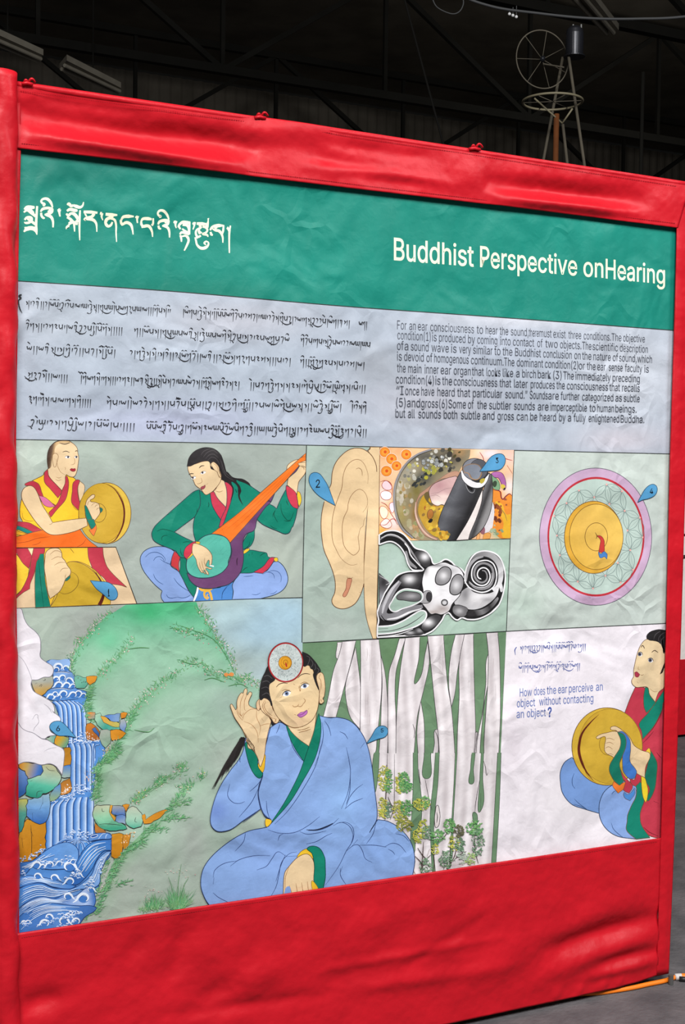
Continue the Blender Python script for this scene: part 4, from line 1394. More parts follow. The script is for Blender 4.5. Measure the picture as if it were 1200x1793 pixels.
a = Art(BL + 30 * STEP)
UP = -PI / 2
fr('T')
for s, n, an in (('210 90 150 150 80 225 40 280 15 335', 150, -2.0), ('330 215 280 280 210 350 150 410', 120, -1.9), ('560 390 470 440 400 500 330 570 290 640', 190, -1.8),
                 ('650 70 700 140 740 220 790 280 835 390', 170, -1.4), ('530 170 610 190 700 220', 70, -2.6), ('570 340 650 345 740 400 840 420', 120, -2.2), ('840 430 900 425 945 465', 60, -1.7),
                 ('860 430 900 420', 30, UP)):
    grass(a, s, n, 3, 9, an, GG, 0.7, 4.0)
    dabs(a, s, n // 4, 0.7, 1.7, FL, 5.5)
for s, n, an in (('110 450 95 520 100 600 120 640', 80, -0.4), ('290 650 240 750 190 850', 90, -0.3), ('300 640 330 600', 20, -0.5)):
    grass(a, s, n, 6, 14, an, GG, 0.45, 2.5)
a.line('555 155 620 180 690 205 740 240 800 330 840 410', '5a9a60', 1.0)
a.lines('300 275 360 268 405 270|330 680 400 690 430 670|560 335 620 350 650 352|680 430 720 420 780 440|800 460 860 450 900 470', '5f9a62', 1.2)
a.fill('778 402 792 394 800 400 815 392 828 402 820 412 800 408 788 414', 'd98b4a')
fr('U')
for s, n, an in (('230 20 130 120 80 190 80 300 90 430', 120, -0.6), ('240 40 140 130', 60, 0.2), ('700 170 640 190', 50, UP), ('560 250 490 300', 70, UP), ('420 350 330 420', 80, UP), ('700 190 600 240 480 310 400 370', 60, -0.6),
                 ('830 230 800 250', 26, UP), ('740 300 660 330', 60, UP), ('690 350 600 430', 50, -1.8), ('730 400 620 440 560 480', 60, -0.3), ('690 530 600 520 540 540', 60, -0.3),
                 ('560 620 450 600 390 660', 70, -0.5), ('400 690 300 750 230 830', 120, -0.25), ('220 830 180 920 130 1040 60 1200', 230, -0.35), ('200 1000 320 970', 24, -0.3)):
    grass(a, s, n, 4, 11, an, GG, 0.55, 3.0)
    if an == UP:
        dabs(a, s, n // 3, 0.6, 1.4, FL + ['d9c94e', 'e0d26a'], 6)
grass(a, '600 1150 640 1160 690 1150', 150, 14, 40, UP, GG, 0.5, 3.0)
grass(a, '440 1160 480 1150 510 1160', 70, 8, 24, UP, GG, 0.45, 2.5)
grass(a, '380 1180 520 1160 760 1130', 80, 4, 10, UP, ['7fb07a', '8fbb88', '6fa46c'], 0.5, 3)
dabs(a, '560 960 640 900 720 980', 26, 0.5, 1.2, FL, 9)
dabs(a, '390 1140 470 1050 520 1030', 24, 0.5, 1.2, FL, 6)
a.lines('640 1150 650 980 670 850|630 1150 600 1000 580 940|645 1150 690 1000 720 950|300 730 420 660 500 580|210 1010 260 985 340 965', '4f8a50', 0.8)
a.emit('painted_grass', land_panel, 'fine green grass and small pale flowers')

# ---- waterfall
a = Art(BL + 60 * STEP)
fr('R')
DB, MB, LB, WB = '1e3f78', '3f76c0', '88aee0', 'dfe8f4'
wat = blobfn('5289cc', [(60, 1600, 60, 60, '3f78c2'), (110, 1500, 60, 40, '4a82c8'), (150, 1480, 30, 40, '4f8dd2'), (110, 1170, 40, 40, '7fa5dc'), (90, 1560, 50, 20, '7ea4d8')])
a.fill('@Q 335 645c 380 628 450 632 560 620c 540 720 600 770 608 890 720 940 715 1000 700 1060 @R 700 0c 725 290c 860 310 890 380 890 480 810 540 800 700 780 800 785 1060 @S 795 130c 900 150 950 170 955 300 940 380 860 480 840 640 800 760 770 860 690 940 640 1045c 200 1110 65 1135c 65 440c 200 420 330 300 330 60c @R 370 880c 400 840 560 790 560 380c 540 340 540 290 470 110c @Q 400 1020c 300 970c 400 800', wat, DB, 1.0)


def fall(tops, bots, bend, cols=(MB, LB)):
    """one sheet of falling water in rounded strands"""
    n = len(tops)
    for i in range(n - 1):
        L, R = [], []
        for k, (lst, out) in enumerate(((i, L), (i + 1, R))):
            (x0, y0), (x1, y1) = tops[lst], bots[lst]
            P = [(*pt(x0, y0), False), (*pt(x0 + (x1 - x0) * bend[0], y0 + (y1 - y0) * bend[1]), False), (*pt(x0 + (x1 - x0) * 0.95, y0 + (y1 - y0) * 0.5), False), (*pt(x1, y1), False)]
            out += curve(P, False, 4)
        m = min(len(L), len(R))
        L = [L[int(j * (len(L) - 1) / (m - 1))] for j in range(m)]
        R = [R[int(j * (len(R) - 1) / (m - 1))] for j in range(m)]
        a.up()
        st = (0, 0.2, 0.5, 0.78, 1.0)
        cc = ('2f5fa6', '4a80c8', '7fa8de', 'b4cdee', '5a8acc')
        prev = None
        for p, q in zip(L, R):
            row = [a.v(p[0] + (q[0] - p[0]) * t, p[1] + (q[1] - p[1]) * t, lin(c)) for t, c in zip(st, cc)]
            if prev:
                for j in range(4):
                    a.F.append((prev[j], row[j], row[j + 1], prev[j + 1]))
            prev = row
        a.up(0.5)
        a.ribbon(L, '1f3e74', 1.0, 0)
        a.up(0.2)
        a.ribbon([(p[0] + (q[0] - p[0]) * 0.86, p[1] + (q[1] - p[1]) * 0.86) for p, q in zip(L, R)], 'd5e2f4', 0.8, 0)
    a.up(0.5)
    a.ribbon(R, '1f3e74', 1.0, 0)


fr('Q')
fall([(385 + i * 42, 1030 - 18 * math.sin(i * 0.55)) for i in range(7)], [(455 + i * 44, 1490) for i in range(7)], (0.75, 0.12))
fr('R')
fall([(545 + i * 50, 348 - 20 * math.sin(i * 0.5 + .2)) for i in range(7)], [(562 + i * 51 - (i > 4) * (i - 4) * 34, 800 - (i > 4) * (i - 4) * 160) for i in range(7)], (0.95, 0.12))
fall([(400 + i * 55, 895 - 45 * math.sin(min(i * 0.3, 1.6))) for i in range(8)], [(325 + i * 66, 1340 - 10 * i) for i in range(8)], (0.85, 0.14))


def curl(x, y, r, sg=1, col=WB):
    """a breaking crest: light hook with a dark hollow"""
    P = []
    for k in range(12):
        t = k / 11
        an = PI * (1.0 - 1.3 * t) if sg > 0 else PI * 1.3 * t
        q = r * (1 - 0.3 * t)
        P.append((x + math.cos(an) * q, y - math.sin(an) * q * 0.85, (0.15 + 0.42 * math.sin(PI * (t * 0.8 + 0.2))) * r))
    P[0] = (x - sg * r * 1.9, y + r * 0.75, 0.1 * r)
    P.insert(1, (x - sg * r * 1.3, y + r * 0.35, 0.3 * r))
    a.up(0.3)
    a.poly(a.ellp(x, y, r * 0.95, r * 0.8, 0, 14), MB)
    a.brushp([(*pt(p[0], p[1]), max(p[2] * FR[2], 0.5)) for p in P], col)
    a.up(0.3)
    a.ribbon([pt(x + math.cos(an) * r * 0.62, y - math.sin(an) * r * 0.55) for an in [PI * (1.0 - 1.3 * k / 8) if sg > 0 else PI * 1.3 * k / 8 for k in range(9)]], DB, 0.9, 1)


def foam(s, n, r0, r1, spread):
    P = curve(parse(s), False)
    for k in range(n):
        i = RG.uniform(0, len(P) - 1.001)
        p, q = P[int(i)], P[int(i) + 1]
        t = i - int(i)
        x, y = p[0] + (q[0] - p[0]) * t + RG.gauss(0, spread), p[1] + (q[1] - p[1]) * t + RG.gauss(0, spread)
        r = RG.uniform(r0, r1)
        a.up(0.2)
        a.poly([(x + r * math.cos(u), y + r * 0.8 * math.sin(u)) for u in [2 * PI * j / 9 for j in range(9)]], RG.choice(['5f8fd0', '7fa6dc', '4878be']))
        a.up(0.1)
        a.ribbon([(x + r * math.cos(u), y + r * 0.8 * math.sin(u)) for u in [PI + PI * j / 7 for j in range(8)]], RG.choice(['e6eef8', 'd3e0f2', 'f2f5fa']), r * 0.55, 1)


fr('Q')
a.fill('360 640 450 632 550 628 548 700 500 690 450 670 410 710 400 720', '8fb2e2', None)
for x, y, r, sg in ((450, 700, 42, 1), (430, 725, 30, 1), (520, 712, 30, -1), (430, 820, 36, 1), (490, 800, 30, 1), (550, 830, 34, -1), (455, 870, 36, 1), (530, 875, 34, 1), (590, 880, 24, 1), (380, 985, 34, 1), (450, 985, 32, 1), (500, 955, 36, 1), (590, 965, 34, 1), (640, 950, 30, -1), (690, 970, 26, 1), (420, 955, 24, 1)):
    curl(x, y, r, sg)
a.lines('420 745 480 738 560 750|370 905 450 895 560 905 610 895|340 1000 420 1020 520 1015 640 1000', DB, 1.0)
a.lines('420 752 490 746 560 758|380 912 460 902 560 912', WB, 0.9)
fr('R')
foam('560 330 640 320 740 310 850 310', 40, 1.4, 3.0, 2.2)
foam('660 240 680 270 640 285', 14, 1.0, 2.0, 2.5)
foam('400 860 480 850 560 840 640 790 750 790', 60, 1.2, 3.0, 3.0)
foam('620 760 700 740', 12, 1.0, 2.0, 2.5)
fr('S')
foam('500 210 560 170 640 170 740 190', 36, 1.0, 2.2, 3.4)
# foot of the falls, rays of water
for x0, y0, xm, ym, x1, y1, w in ((620, 215, 480, 235, 300, 400, 8), (620, 215, 520, 260, 390, 430, 8), (622, 218, 560, 280, 480, 420, 8), (626, 218, 590, 290, 560, 400, 8), (632, 218, 640, 290, 640, 390, 8), (640, 215, 680, 260, 700, 320, 8), (645, 212, 720, 230, 760, 260, 7)):
    P = curve([(*pt(x0, y0), False), (*pt(xm, ym), False), (*pt(x1, y1), False)], False)
    a.up()
    a.ribbon(P, 'a9c5ea', lambda t, w=w: 1.2 + w * 0.7 * t)
    a.up(0.3)
    a.ribbon(P, '4a7fc6', lambda t, w=w: 0.5 + w * 0.38 * t)
    a.up(0.3)
    a.ribbon([(p[0] + 1.5, p[1] + 1) for p in P], DB, 0.8, 1)
# broad currents
def current(s, cols):
    a.fill(s, cols, DB, 1.2, step=4)
current('75 440c 200 420 320 330 430 265 560 250 640 330 600 480 480 500 330 500 210 470 140 540 75 560c', lerpfn([(40, 1520, '3a70b8'), (80, 1500, '5a90d4'), (120, 1490, '6a9cda')]))
current('600 500 650 380 720 280 800 235 955 215c 955 320c 880 330 820 400 770 500 700 590 620 650 560 620', lerpfn([(140, 1540, '2f64ae'), (160, 1500, '4f90d8'), (185, 1470, '3c74bc')]))
current('70 580c 160 560 240 570 400 600 520 640 620 660c 560 690 400 670 280 630 160 650 70 680c', lerpfn([(40, 1540, '4a82ca'), (80, 1540, '8ab0e2'), (120, 1550, '4a80c6')]))
current('70 690c 160 650 280 635 400 680 560 695c 640 660 760 560 820 420 900 340 955 330c 900 420 850 540 840 640 780 680 600 700 520 740 400 780 260 770 140 820 70 880c', lerpfn([(40, 1575, '4f86cc'), (80, 1560, '4a80c6'), (130, 1555, '6f9edc'), (180, 1500, '86aee2')]))
current('70 880c 180 800 300 765 420 780 540 730 600 760 700 690 760 670 800 760 800 830 760 880 600 900 400 900 200 950 70 960c', lerpfn([(45, 1590, '6a92cc'), (75, 1580, '93aedb'), (100, 1590, '4a7cc2'), (150, 1570, 'a9bfe6'), (165, 1580, '4676bc')]))
current('70 960c 200 850 330 820 500 840 650 850 760 850 810 880 700 960 640 1045c 420 1080 200 1110 70 1135c', lerpfn([(40, 1600, '3f72b8'), (80, 1590, '4a7ac0'), (110, 1620, '5f92d4'), (140, 1600, '4270b4')]))
a.lines('100 590 230 600 380 640|640 450 700 350 780 270 900 245|680 500 740 400 830 280|110 700 220 665 340 680 460 720|110 740 200 700 300 690|100 860 200 810 330 790|120 920 240 870 380 830|860 420 800 560 700 650|100 480 240 440 380 350|900 400 850 500 830 600', 'cfe0f4', 1.1)
a.lines('130 940 260 880 400 850|640 420 690 330 760 270', DB, 0.9)
def flow(c1, c2, n, w=0.9):
    A, B = curve(parse(c1), False), curve(parse(c2), False)
    m = 40
    A, B = [A[int(i * (len(A) - 1) / m)] for i in range(m + 1)], [B[int(i * (len(B) - 1) / m)] for i in range(m + 1)]
    for k in range(1, n):
        t = k / n
        i0, i1 = RG.randint(0, 10), RG.randint(28, m)
        L = [(p[0] + (q[0] - p[0]) * t, p[1] + (q[1] - p[1]) * t) for p, q in zip(A, B)][i0:i1]
        a.up(0.3)
        a.ribbon(L, RG.choice(['b9d0ee', 'e2ecf8', 'd2e0f4']), w * RG.uniform(0.8, 1.6), 1)
        a.ribbon([(p[0], p[1] + 1.4) for p in L], RG.choice(['24508f', '2f62a8', '1f4480']), w * 0.8, 1, a.z + STEP * 0.1)


flow('600 500 650 380 720 290 800 245 950 220', '640 620 710 560 790 450 860 370 950 320', 6)
flow('80 600 160 570 240 580 400 610 500 630', '80 670 160 645 280 628 400 662 520 675', 5)
flow('80 700 160 660 280 640 400 690 560 700 640 665', '80 860 140 815 260 770 400 775 520 735 700 690', 7)
flow('640 670 760 570 820 430 900 350 950 335', '760 680 820 620 850 540 890 430 940 350', 4)
flow('80 880 180 810 300 775 420 790 540 740', '80 950 200 880 330 830 500 830 640 840', 6)
flow('80 970 200 870 330 840 500 850 760 860', '80 1110 200 1000 330 930 480 910 700 930', 7)
flow('90 460 200 430 320 340 430 275', '90 540 210 480 330 470 480 470', 5)
for x, y, r, sg in ((245, 465, 40, 1), (300, 480, 28, 1), (370, 460, 36, 1), (460, 450, 30, 1), (555, 480, 56, -1), (590, 430, 26, 1), (250, 570, 34, -1), (410, 585, 36, -1), (560, 620, 40, 1), (640, 560, 30, -1), (540, 765, 40, -1), (690, 780, 54, 1), (760, 700, 32, -1),
                    (320, 1020, 42, 1), (360, 960, 34, -1), (500, 1000, 46, -1), (540, 950, 32, -1), (620, 1000, 36, 1), (600, 930, 22, 1), (630, 925, 20, 1), (120, 1010, 22, 1), (160, 1010, 24, 1)):
    curl(x, y, r, sg)
foam('280 420 330 440 520 410 620 390', 26, 1.0, 2.4, 2.4)
foam('540 560 620 540 660 570', 16, 1.2, 2.6, 3)
foam('740 610 780 640 700 670', 16, 1.4, 2.8, 3)
foam('90 1020 140 1040 180 1010', 14, 1.2, 2.6, 2.5)
foam('280 1040 340 1010 420 980 560 930 640 930', 30, 1.2, 2.8, 3)
foam('430 1060 500 1040 600 1010', 14, 1.2, 2.6, 2)
foam('100 420 160 390 240 350 300 310', 40, 0.8, 1.9, 2.4)
foam('100 550 130 560 100 530', 8, 1.0, 2, 2)
foam('880 390 850 470 840 560', 14, 1.0, 2.2, 2.5)
a.fill('745 190 790 165 870 155 940 165 955 205 860 215 790 225 740 230', '5a8acb', DB, 0.9)
a.fill('760 185 810 170 825 180 800 195 765 200', '2a56a0', WB, 0.8)
a.lines('830 215 870 165 900 160|900 210 905 180 920 165', 'cfe0f4', 1.0)
a.emit('painted_waterfall', land_panel, 'painted blue waterfall in steps with curling waves')

# ---- rocks
a = Art(BL + 60 * STEP + 0.0008)
fr('R')
K2 = '2f2a26'


def rock(s, *st, w=1.1):
    P = parse(s)
    Q = []
    for i, p in enumerate(P):
        q = P[(i + 1) % len(P)]
        L = math.hypot(q[0] - p[0], q[1] - p[1])
        Q.append(p[:2])
        m = max(1, int(L / 5))
        for j in range(1, m):
            t = j / m
            b = math.sin(PI * t) * 0.05 * L
            k = RG.gauss(0, 0.7)
            Q.append((p[0] + (q[0] - p[0]) * t + (q[1] - p[1]) / L * (b + k), p[1] + (q[1] - p[1]) * t - (q[0] - p[0]) / L * (b + k)))
    keep = list(FR)
    g = lerpfn([(*pt(*st[i][:2]), st[i][2]) for i in range(len(st))])
    fr('P')
    a.fill(' '.join('%.2f %.2fc' % q for q in Q), g, K2, w, step=3)
    FR[:] = keep


rock('@S 78 150c 150 20 330 55 320 200 330 300 200 420 78 440c', (80, 1050, 'c98f2a'), (250, 1300, 'b97a18'))
a.lines('@S 185 80 195 250 190 400|@S 100 200 110 300|@S 185 120 205 190', '3a2a18', 1.0)
rock('70 870c 150 865 155 1000 130 1060 95 1180 70 1190c', (90, 870, 'b8b45a'), (130, 1000, '4f9a8a'), (90, 1180, '2f7a7c'))
rock('70 530c 120 516 200 528 290 545 305 600 280 640 200 665 140 672 130 600 70 565c', (80, 530, 'd08a24'), (150, 560, 'b9a05c'), (250, 620, '4374bc'), (300, 600, '355f9f'))
rock('65 568c 130 605 160 720 140 800 65 858c', (100, 580, '6a8ac0'), (110, 800, '2f5e9e'))
rock('160 872 250 860 360 812 365 1000 330 1085 270 1110 200 1080 145 1030', (260, 830, '8fb2c4'), (250, 960, '6a9bd0'), (250, 1100, '2f63b0'))
rock('290 545 340 535 400 545 440 600 478 650 460 710 380 790 300 815 250 860 180 850 135 830 160 720 150 680 200 665 280 640 305 600', (330, 560, 'b5b892'), (300, 660, '9fc3ac'), (330, 740, '55b69a'), (280, 850, '2b8f78'))
a.lines('330 560 360 590 420 600|240 850 250 800 300 790|180 700 200 690|300 840 300 920|200 1000 205 1080|270 970 300 900', K2, 0.8)
rock('500 380 560 374 565 540 500 555', (530, 380, 'a8741c'), (530, 550, 'c4862a'), w=0.8)
rock('492 555 562 540 562 660 480 660', (530, 545, '4a7cc0'), (520, 650, '9ab0a8'), w=0.8)
rock('470 720 560 668 565 800 460 830', (520, 680, 'a8702a'), (500, 820, 'c8823a'), w=0.8)
rock('375 810 470 720 460 840 370 890', (420, 740, '5a8ac0'), (420, 860, '8aa886'), w=0.8)
dabs(a, '500 790 540 770 490 820', 20, 0.8, 1.8, ['f0e6dc', 'e6d0b8', 'f4f0ea'], 3)
rock('325 290 380 262 430 262 425 320 410 335 360 310', (340, 290, 'a9b8a4'), (420, 300, '5fa090'), w=0.8)
rock('430 262 550 280 545 330 520 375 480 380 410 338', (440, 280, 'd09028'), (480, 300, 'b8a03c'), (520, 340, '6a9a78'), w=0.9)
rock('@Q 195 822 250 816 320 795 395 785 398 870 345 920 290 972 240 955 200 880', (240, -250, 'a4a89c'), (280, -180, 'b89a5c'), (250, -100, 'c58a20'), w=0.9)
a.lines('@Q 300 830 325 820 315 810|@Q 265 885 290 865 280 890|@Q 225 860 245 850', K2, 0.8)
a.emit('painted_rocks', land_panel, 'blue green and ochre painted rocks left of the falls')
a = Art(BL + 60 * STEP + 0.0008)
fr('R')
# right bank
rock('@Q 600 790 660 785 720 800 740 830 700 900 620 900', (640, -250, '6fae98'), (690, -160, '4f9a84'), w=0.6)
rock('@Q 715 790 820 785 800 840 750 870 720 840', (740, -250, 'd8902c'), (780, -180, 'b06a1e'), w=0.6)
dabs(a, '@Q 650 820 690 850 640 830', 8, 0.6, 1.4, ['2c3a34', '5a6a5a'], 3)
rock('720 150 760 140 830 200 850 300 720 295', (740, 160, 'c47a2c'), (800, 290, 'b0642c'), w=0.8)
rock('770 200 800 180 840 240 835 280', (790, 190, '4a74b0'), (830, 270, '2f5a98'), w=0.6)
rock('720 40 800 40 795 100 740 110', (740, 50, 'd8862c'), (780, 100, '8a9a8a'), w=0.6)
rock('800 60 850 45 870 90 940 130 1030 150 1035 205 960 205 880 210 820 160 795 110', (830, 60, '9fc4a8'), (900, 180, '3f9f8c'), (1000, 200, '5fae9c'), w=0.8)
rock('850 75 900 80 940 120 1035 145 1030 180 940 165 880 135', (860, 80, 'd89a34'), (1000, 170, 'b8b05c'), w=0.7)
rock('885 75 950 60 1040 50 1030 130 980 130 930 100', (900, 80, '4a78c2'), (1000, 100, '7a9ac4'), w=0.7)
rock('1045 45 1110 45 1090 90 1050 100', (1060, 50, 'd88a2a'), (1080, 90, 'c07a24'), w=0.6)
rock('1040 110 1080 100 1100 170 1080 230 1040 200', (1050, 120, 'a0a8a8'), (1080, 220, '5a84c0'), w=0.7)
rock('850 210 945 215 950 300 900 380 850 310', (870, 220, 'a8b0a4'), (920, 340, '8aa890'), w=0.6)
rock('945 212 1030 205 1095 240 1060 280 960 310', (960, 220, 'd8902a'), (1050, 270, 'c4801e'), w=0.7)
a.emit('painted_rocks', land_panel, 'ochre and green painted rocks right of the upper falls')
a = Art(BL + 60 * STEP + 0.0008)
fr('R')
# lower right bank
rock('790 945 850 930 945 925 965 935 950 1000 1000 1040 990 1080 1090 1120 1105 1150 1000 1172 850 1150 790 1060 775 1000', (880, 940, 'b4bea0'), (880, 1040, '8abf9c'), (900, 1150, '3f9a7c'), w=1.1)
rock('945 925 968 928 950 1000 985 1030 1000 1045 985 1080 960 1040 935 990', (950, 930, 'd69a34'), (980, 1070, 'cf9230'), w=0.7)
rock('968 930 1092 945 1090 1025 1010 1025 960 1010', (1000, 930, '9a9fa0'), (1000, 1020, '3f6cb0'), w=0.9)
rock('1000 1030 1090 1028 1092 1110 995 1078', (1030, 1030, '5a80bc'), (1050, 1100, '8aa0b4'), w=0.8)
rock('1060 925 1130 920 1110 960 1095 990', (1080, 930, 'd8902c'), (1100, 980, 'b8742c'), w=0.6)
rock('1110 965 1160 935 1220 980 1260 1060 1240 1130 1170 1150 1100 1110 1095 1040', (1160, 950, 'b2bda8'), (1150, 1060, '9cc4ac'), (1150, 1140, '4fa68c'), w=1.0)
a.lines('865 955 870 985 890 985|840 1110 900 1105 990 1110 1060 1120|1190 1040 1180 1080 1200 1090|800 1060 830 1100', K2, 0.9)
rock('@U 395 510 415 500 420 540 560 470 575 475 500 540 410 570', (1200, 990, 'd9942e'), (1400, 960, 'c98424'), w=0.5)
rock('@S 960 165 1065 165 1060 330 1040 390 990 402 955 380', (1000, 1210, 'c98a24'), (1000, 1430, 'c07e1a'), w=0.9)
rock('@S 1068 170 1140 170 1100 310 1070 310', (1090, 1210, 'c98a2c'), (1090, 1340, 'b87820'), w=0.6)
rock('@S 800 60 830 90 900 140 910 155 800 150', (820, 1110, 'c8802c'), (860, 1190, '9a6a3a'), w=0.6)
dabs(a, '@S 1060 260 1090 210 1110 180 1180 160', 26, 0.8, 1.8, ['e8c49a', 'd8a060', 'f0dcc8', 'b8742c'], 3)
dabs(a, '@R 720 200 730 280 800 290 840 300', 24, 0.7, 1.6, ['e8d8c8', 'd8b08a', 'f2ece6'], 2.5)
dabs(a, '@R 900 380 890 440 980 330 1000 310', 26, 0.7, 1.6, ['e6d6c0', 'c8a88a', '8a9a5a', 'b87838'], 4)
dabs(a, '@R 740 600 745 700 760 640', 20, 0.7, 1.6, ['e4ccc8', 'd0b0a8', '8a9ab0'], 3)
dabs(a, '@S 870 430 860 520 850 620 800 740 700 880', 50, 0.7, 1.7, ['d8b0a8', 'c8b84e', '8a9a5a', '5a8aa0', 'e2d0c8'], 4)
grass(a, '@R 1000 330 960 400 900 480 820 540', 70, 4, 10, -0.9, GG, 0.5, 3)
grass(a, '@S 880 430 860 560 820 720 760 880 700 980', 110, 4, 10, -0.6, GG + ['5a8a6a'], 0.6, 3.5)
grass(a, '@Q 590 600 570 700 590 780', 30, 4, 8, -1.2, GG, 0.6, 2.5)
grass(a, '@Q 720 960 700 1080 720 1180', 50, 5, 12, -0.6, GG, 0.5, 2.5)
grass(a, '@R 800 560 810 640 790 780 800 900', 90, 4, 11, -0.8, GG, 0.6, 3.5)
a.emit('painted_rocks', land_panel, 'green and ochre painted rocks right of the lower falls')

# ---- clouds
a = Art(BL + 60 * STEP + 0.0014)
fr('Q')
wf = lambda x, y: mixc('cfcbd0', 'e2dee4', (x - 30) / 14)
a.fill('44 138c 92 142 110 190 125 240 160 300 230 360 272 420 280 520 276 600 330 650 390 690 402 740 372 790 310 795 250 820 195 822c 188 870 215 930 290 975 380 1030 410 1085 412 1140c @R 395 30 470 112 @R 380 160 370 215 425 258c 350 270 320 292 290 290c 200 235 120 210 60 150c', wf, '7d7a84', 1.1)
a.lines('60 580 110 630 150 700 190 800 196 860|200 1200 240 1150 260 1190|310 1050 350 1080 390 1140|@R 245 80 262 130 220 190 210 220|@R 350 -10 400 30', '9a97a0', 0.9)
a.fill('@R 60 130c 100 190 150 220 210 238 290 292 345 305 420 352 480 380 505 415 500 520 485 638c 460 600 425 555 370 530 285 540 200 518 120 515 60 540c', wf, '8a8690', 1.1)
a.lines('@R 315 410 370 385 430 375|@R 240 530 290 545', 'a5a2aa', 0.9)
a.emit('painted_clouds', land_panel, 'white painted clouds beside the waterfall')
fr('R')
marker('number_marker', land_panel, '620 282c 540 265 450 262 400 230 365 185 380 145 420 125 470 128 520 165', '6', (446, 195), 9.5, 7.0, 60 * STEP + 0.0017)

# ------------------------------------------------------------------ white trunks
a = Art(BL)
fr('Y')
bark = lambda x, y: mixc('c9c0c2', 'ebe4e6', 0.55 + 0.3 * math.sin(x * 0.37 + 2.2 * math.sin(y * 0.013)) + 0.25 * math.sin(x * 0.21 + 1.6 * math.sin(y * 0.021)))
for s in ('203 82c 238 80c 210 180', '310 110c 335 300 340 400 335 590c 280 520 255 420 250 340 270 250', '232 78c 312 72c 290 170 250 320 220 430 195 520c 120 520c 150 400 180 250 215 150',
          '450 130c 480 250 495 400 500 600 495 740c 445 740c 455 600 460 450 465 300', '338 70c 446 65c 460 200 462 350 450 500 435 640 415 740 335 740c 338 400 340 200',
          '565 60c 602 57c 570 160 545 260 540 400 545 500 548 740c 500 740c 498 500 505 260 540 150', '690 420c 710 550 712 740c 675 740c 668 600',
          '600 57c 685 50c 680 170 665 320 720 130 730 75c 740 200 710 350 690 430 670 520 650 740c 545 740c 550 500 570 250',
          '785 590 770 680 760 740c 790 740c 795 680', '730 46c 823 40c 835 200 850 350 870 470 885 650 890 740c 800 740c 790 600 770 420 750 220',
          '893 38c 947 36c 930 120 905 250 890 380 870 460c 855 350 855 250 870 130', '1016 605 1020 640 1000 740 1005 650', '945 36c 998 32c 1000 200 1005 400 1010 600 1000 740c 902 740c 905 600 915 400 915 200',
          '1085 150 1085 300 1060 450 1040 650 1035 740c 1012 740c 1022 640 1050 500 1070 330', '1073 28c 1140 24c 1150 150 1155 350 1155 520 1150 640 1145 740c 1060 740c 1060 660 1070 500 1080 350 1085 150'):
    a.fill(s, bark, '4a4648', 1.0, step=2.6, skip=lambda p, q: p[1] > 1319.5 and q[1] > 1319.5)
a.fill('@Z 30 -5c 1130 -5c 1125 300 1100 930c 380 1070c 100 700 80 250', bark, None, step=3)
for s in ('@Z 72 -10c 118 -10c 105 200 72 320 60 100', '@Z 402 -10c 440 -10c 445 150 460 260 475 420 465 600 425 720 405 850 380 800 390 500 400 300', '@Z 494 -10c 552 -10c 515 210', '@Z 590 -10c 622 -10c 610 250 580 550 575 800 590 1000c 562 1010c 548 700 545 500 570 250',
          '@Z 756 -10c 772 -10c 760 200 740 540 718 940 725 600 745 250', '@Z 895 -10c 925 -10c 910 120 890 255 885 120', '@Z 975 -10c 995 -10c 988 180 970 480 962 220', '@Z 920 490 940 610 925 680 910 600',
          '@Z 1112 -10c 1142 -10c 1128 400 1098 930c 1060 930c 1085 500'):
    a.fill(s, '6a8a69', '3c4a3c', 0.9, skip=lambda p, q: p[1] < 1321 and q[1] < 1321)
# bark streaks
for k in range(150):
    x, y = RG.uniform(600, 872), RG.uniform(1120, 1470)
    L = RG.uniform(10, 50)
    a.up(0.05)
    if RG.random() < 0.5:
        a.ribbon(curve([(x, y, False), (x + RG.uniform(-1, 1), y + L / 2, False), (x - L * 0.02, y + L, False)], False, 2), RG.choice(['c4b8ba', 'cfc5c6', 'f2eef0', 'efe9ea']), 0.8, 1) if any(inside((x, y), curve(parse(q), True)) and inside((x, y + L), curve(parse(q), True)) for q in
            ('345 75c 440 70c 450 400 420 700 340 700c', '605 60c 680 55c 660 320 640 740 550 740c', '740 50c 815 45c 880 700 805 700c', '950 40c 992 38c 1000 600 910 720c', '1080 30c 1135 30c 1148 600 1065 700c', '238 82c 305 76c 200 500 130 510c', '@Z 630 0c 740 0c 710 500 600 560c', '@Z 775 0c 880 0c 900 500 760 560c', '@Z 1000 0c 1100 0c 1080 600 960 600c', '@Z 250 0c 395 0c 390 200 250 200c')) else None
a.lines('@Z 995 60 1010 110 1020 180 1030 160|@Z 965 200 930 400 920 500|@Z 970 330 970 490|@Z 450 130 460 230 468 260|@Z 500 200 540 400 560 470|@Y 1018 600 1012 680 1003 740|@Y 775 600 790 640 795 720|@Y 645 560 655 600 650 640|@Z 185 0 180 200 160 540|@Z 245 0 245 300 245 460', '3a3638', 1.0)
a.fill('@Z 605 432 622 470 628 540 600 620 582 560 590 480', 'd9cfce', '3a3638', 1.0)
a.lines('@Z 600 490 606 530 600 580', '3a3638', 1.4)
a.emit('painted_trunks', forest_panel, 'pale painted tree trunks on green')

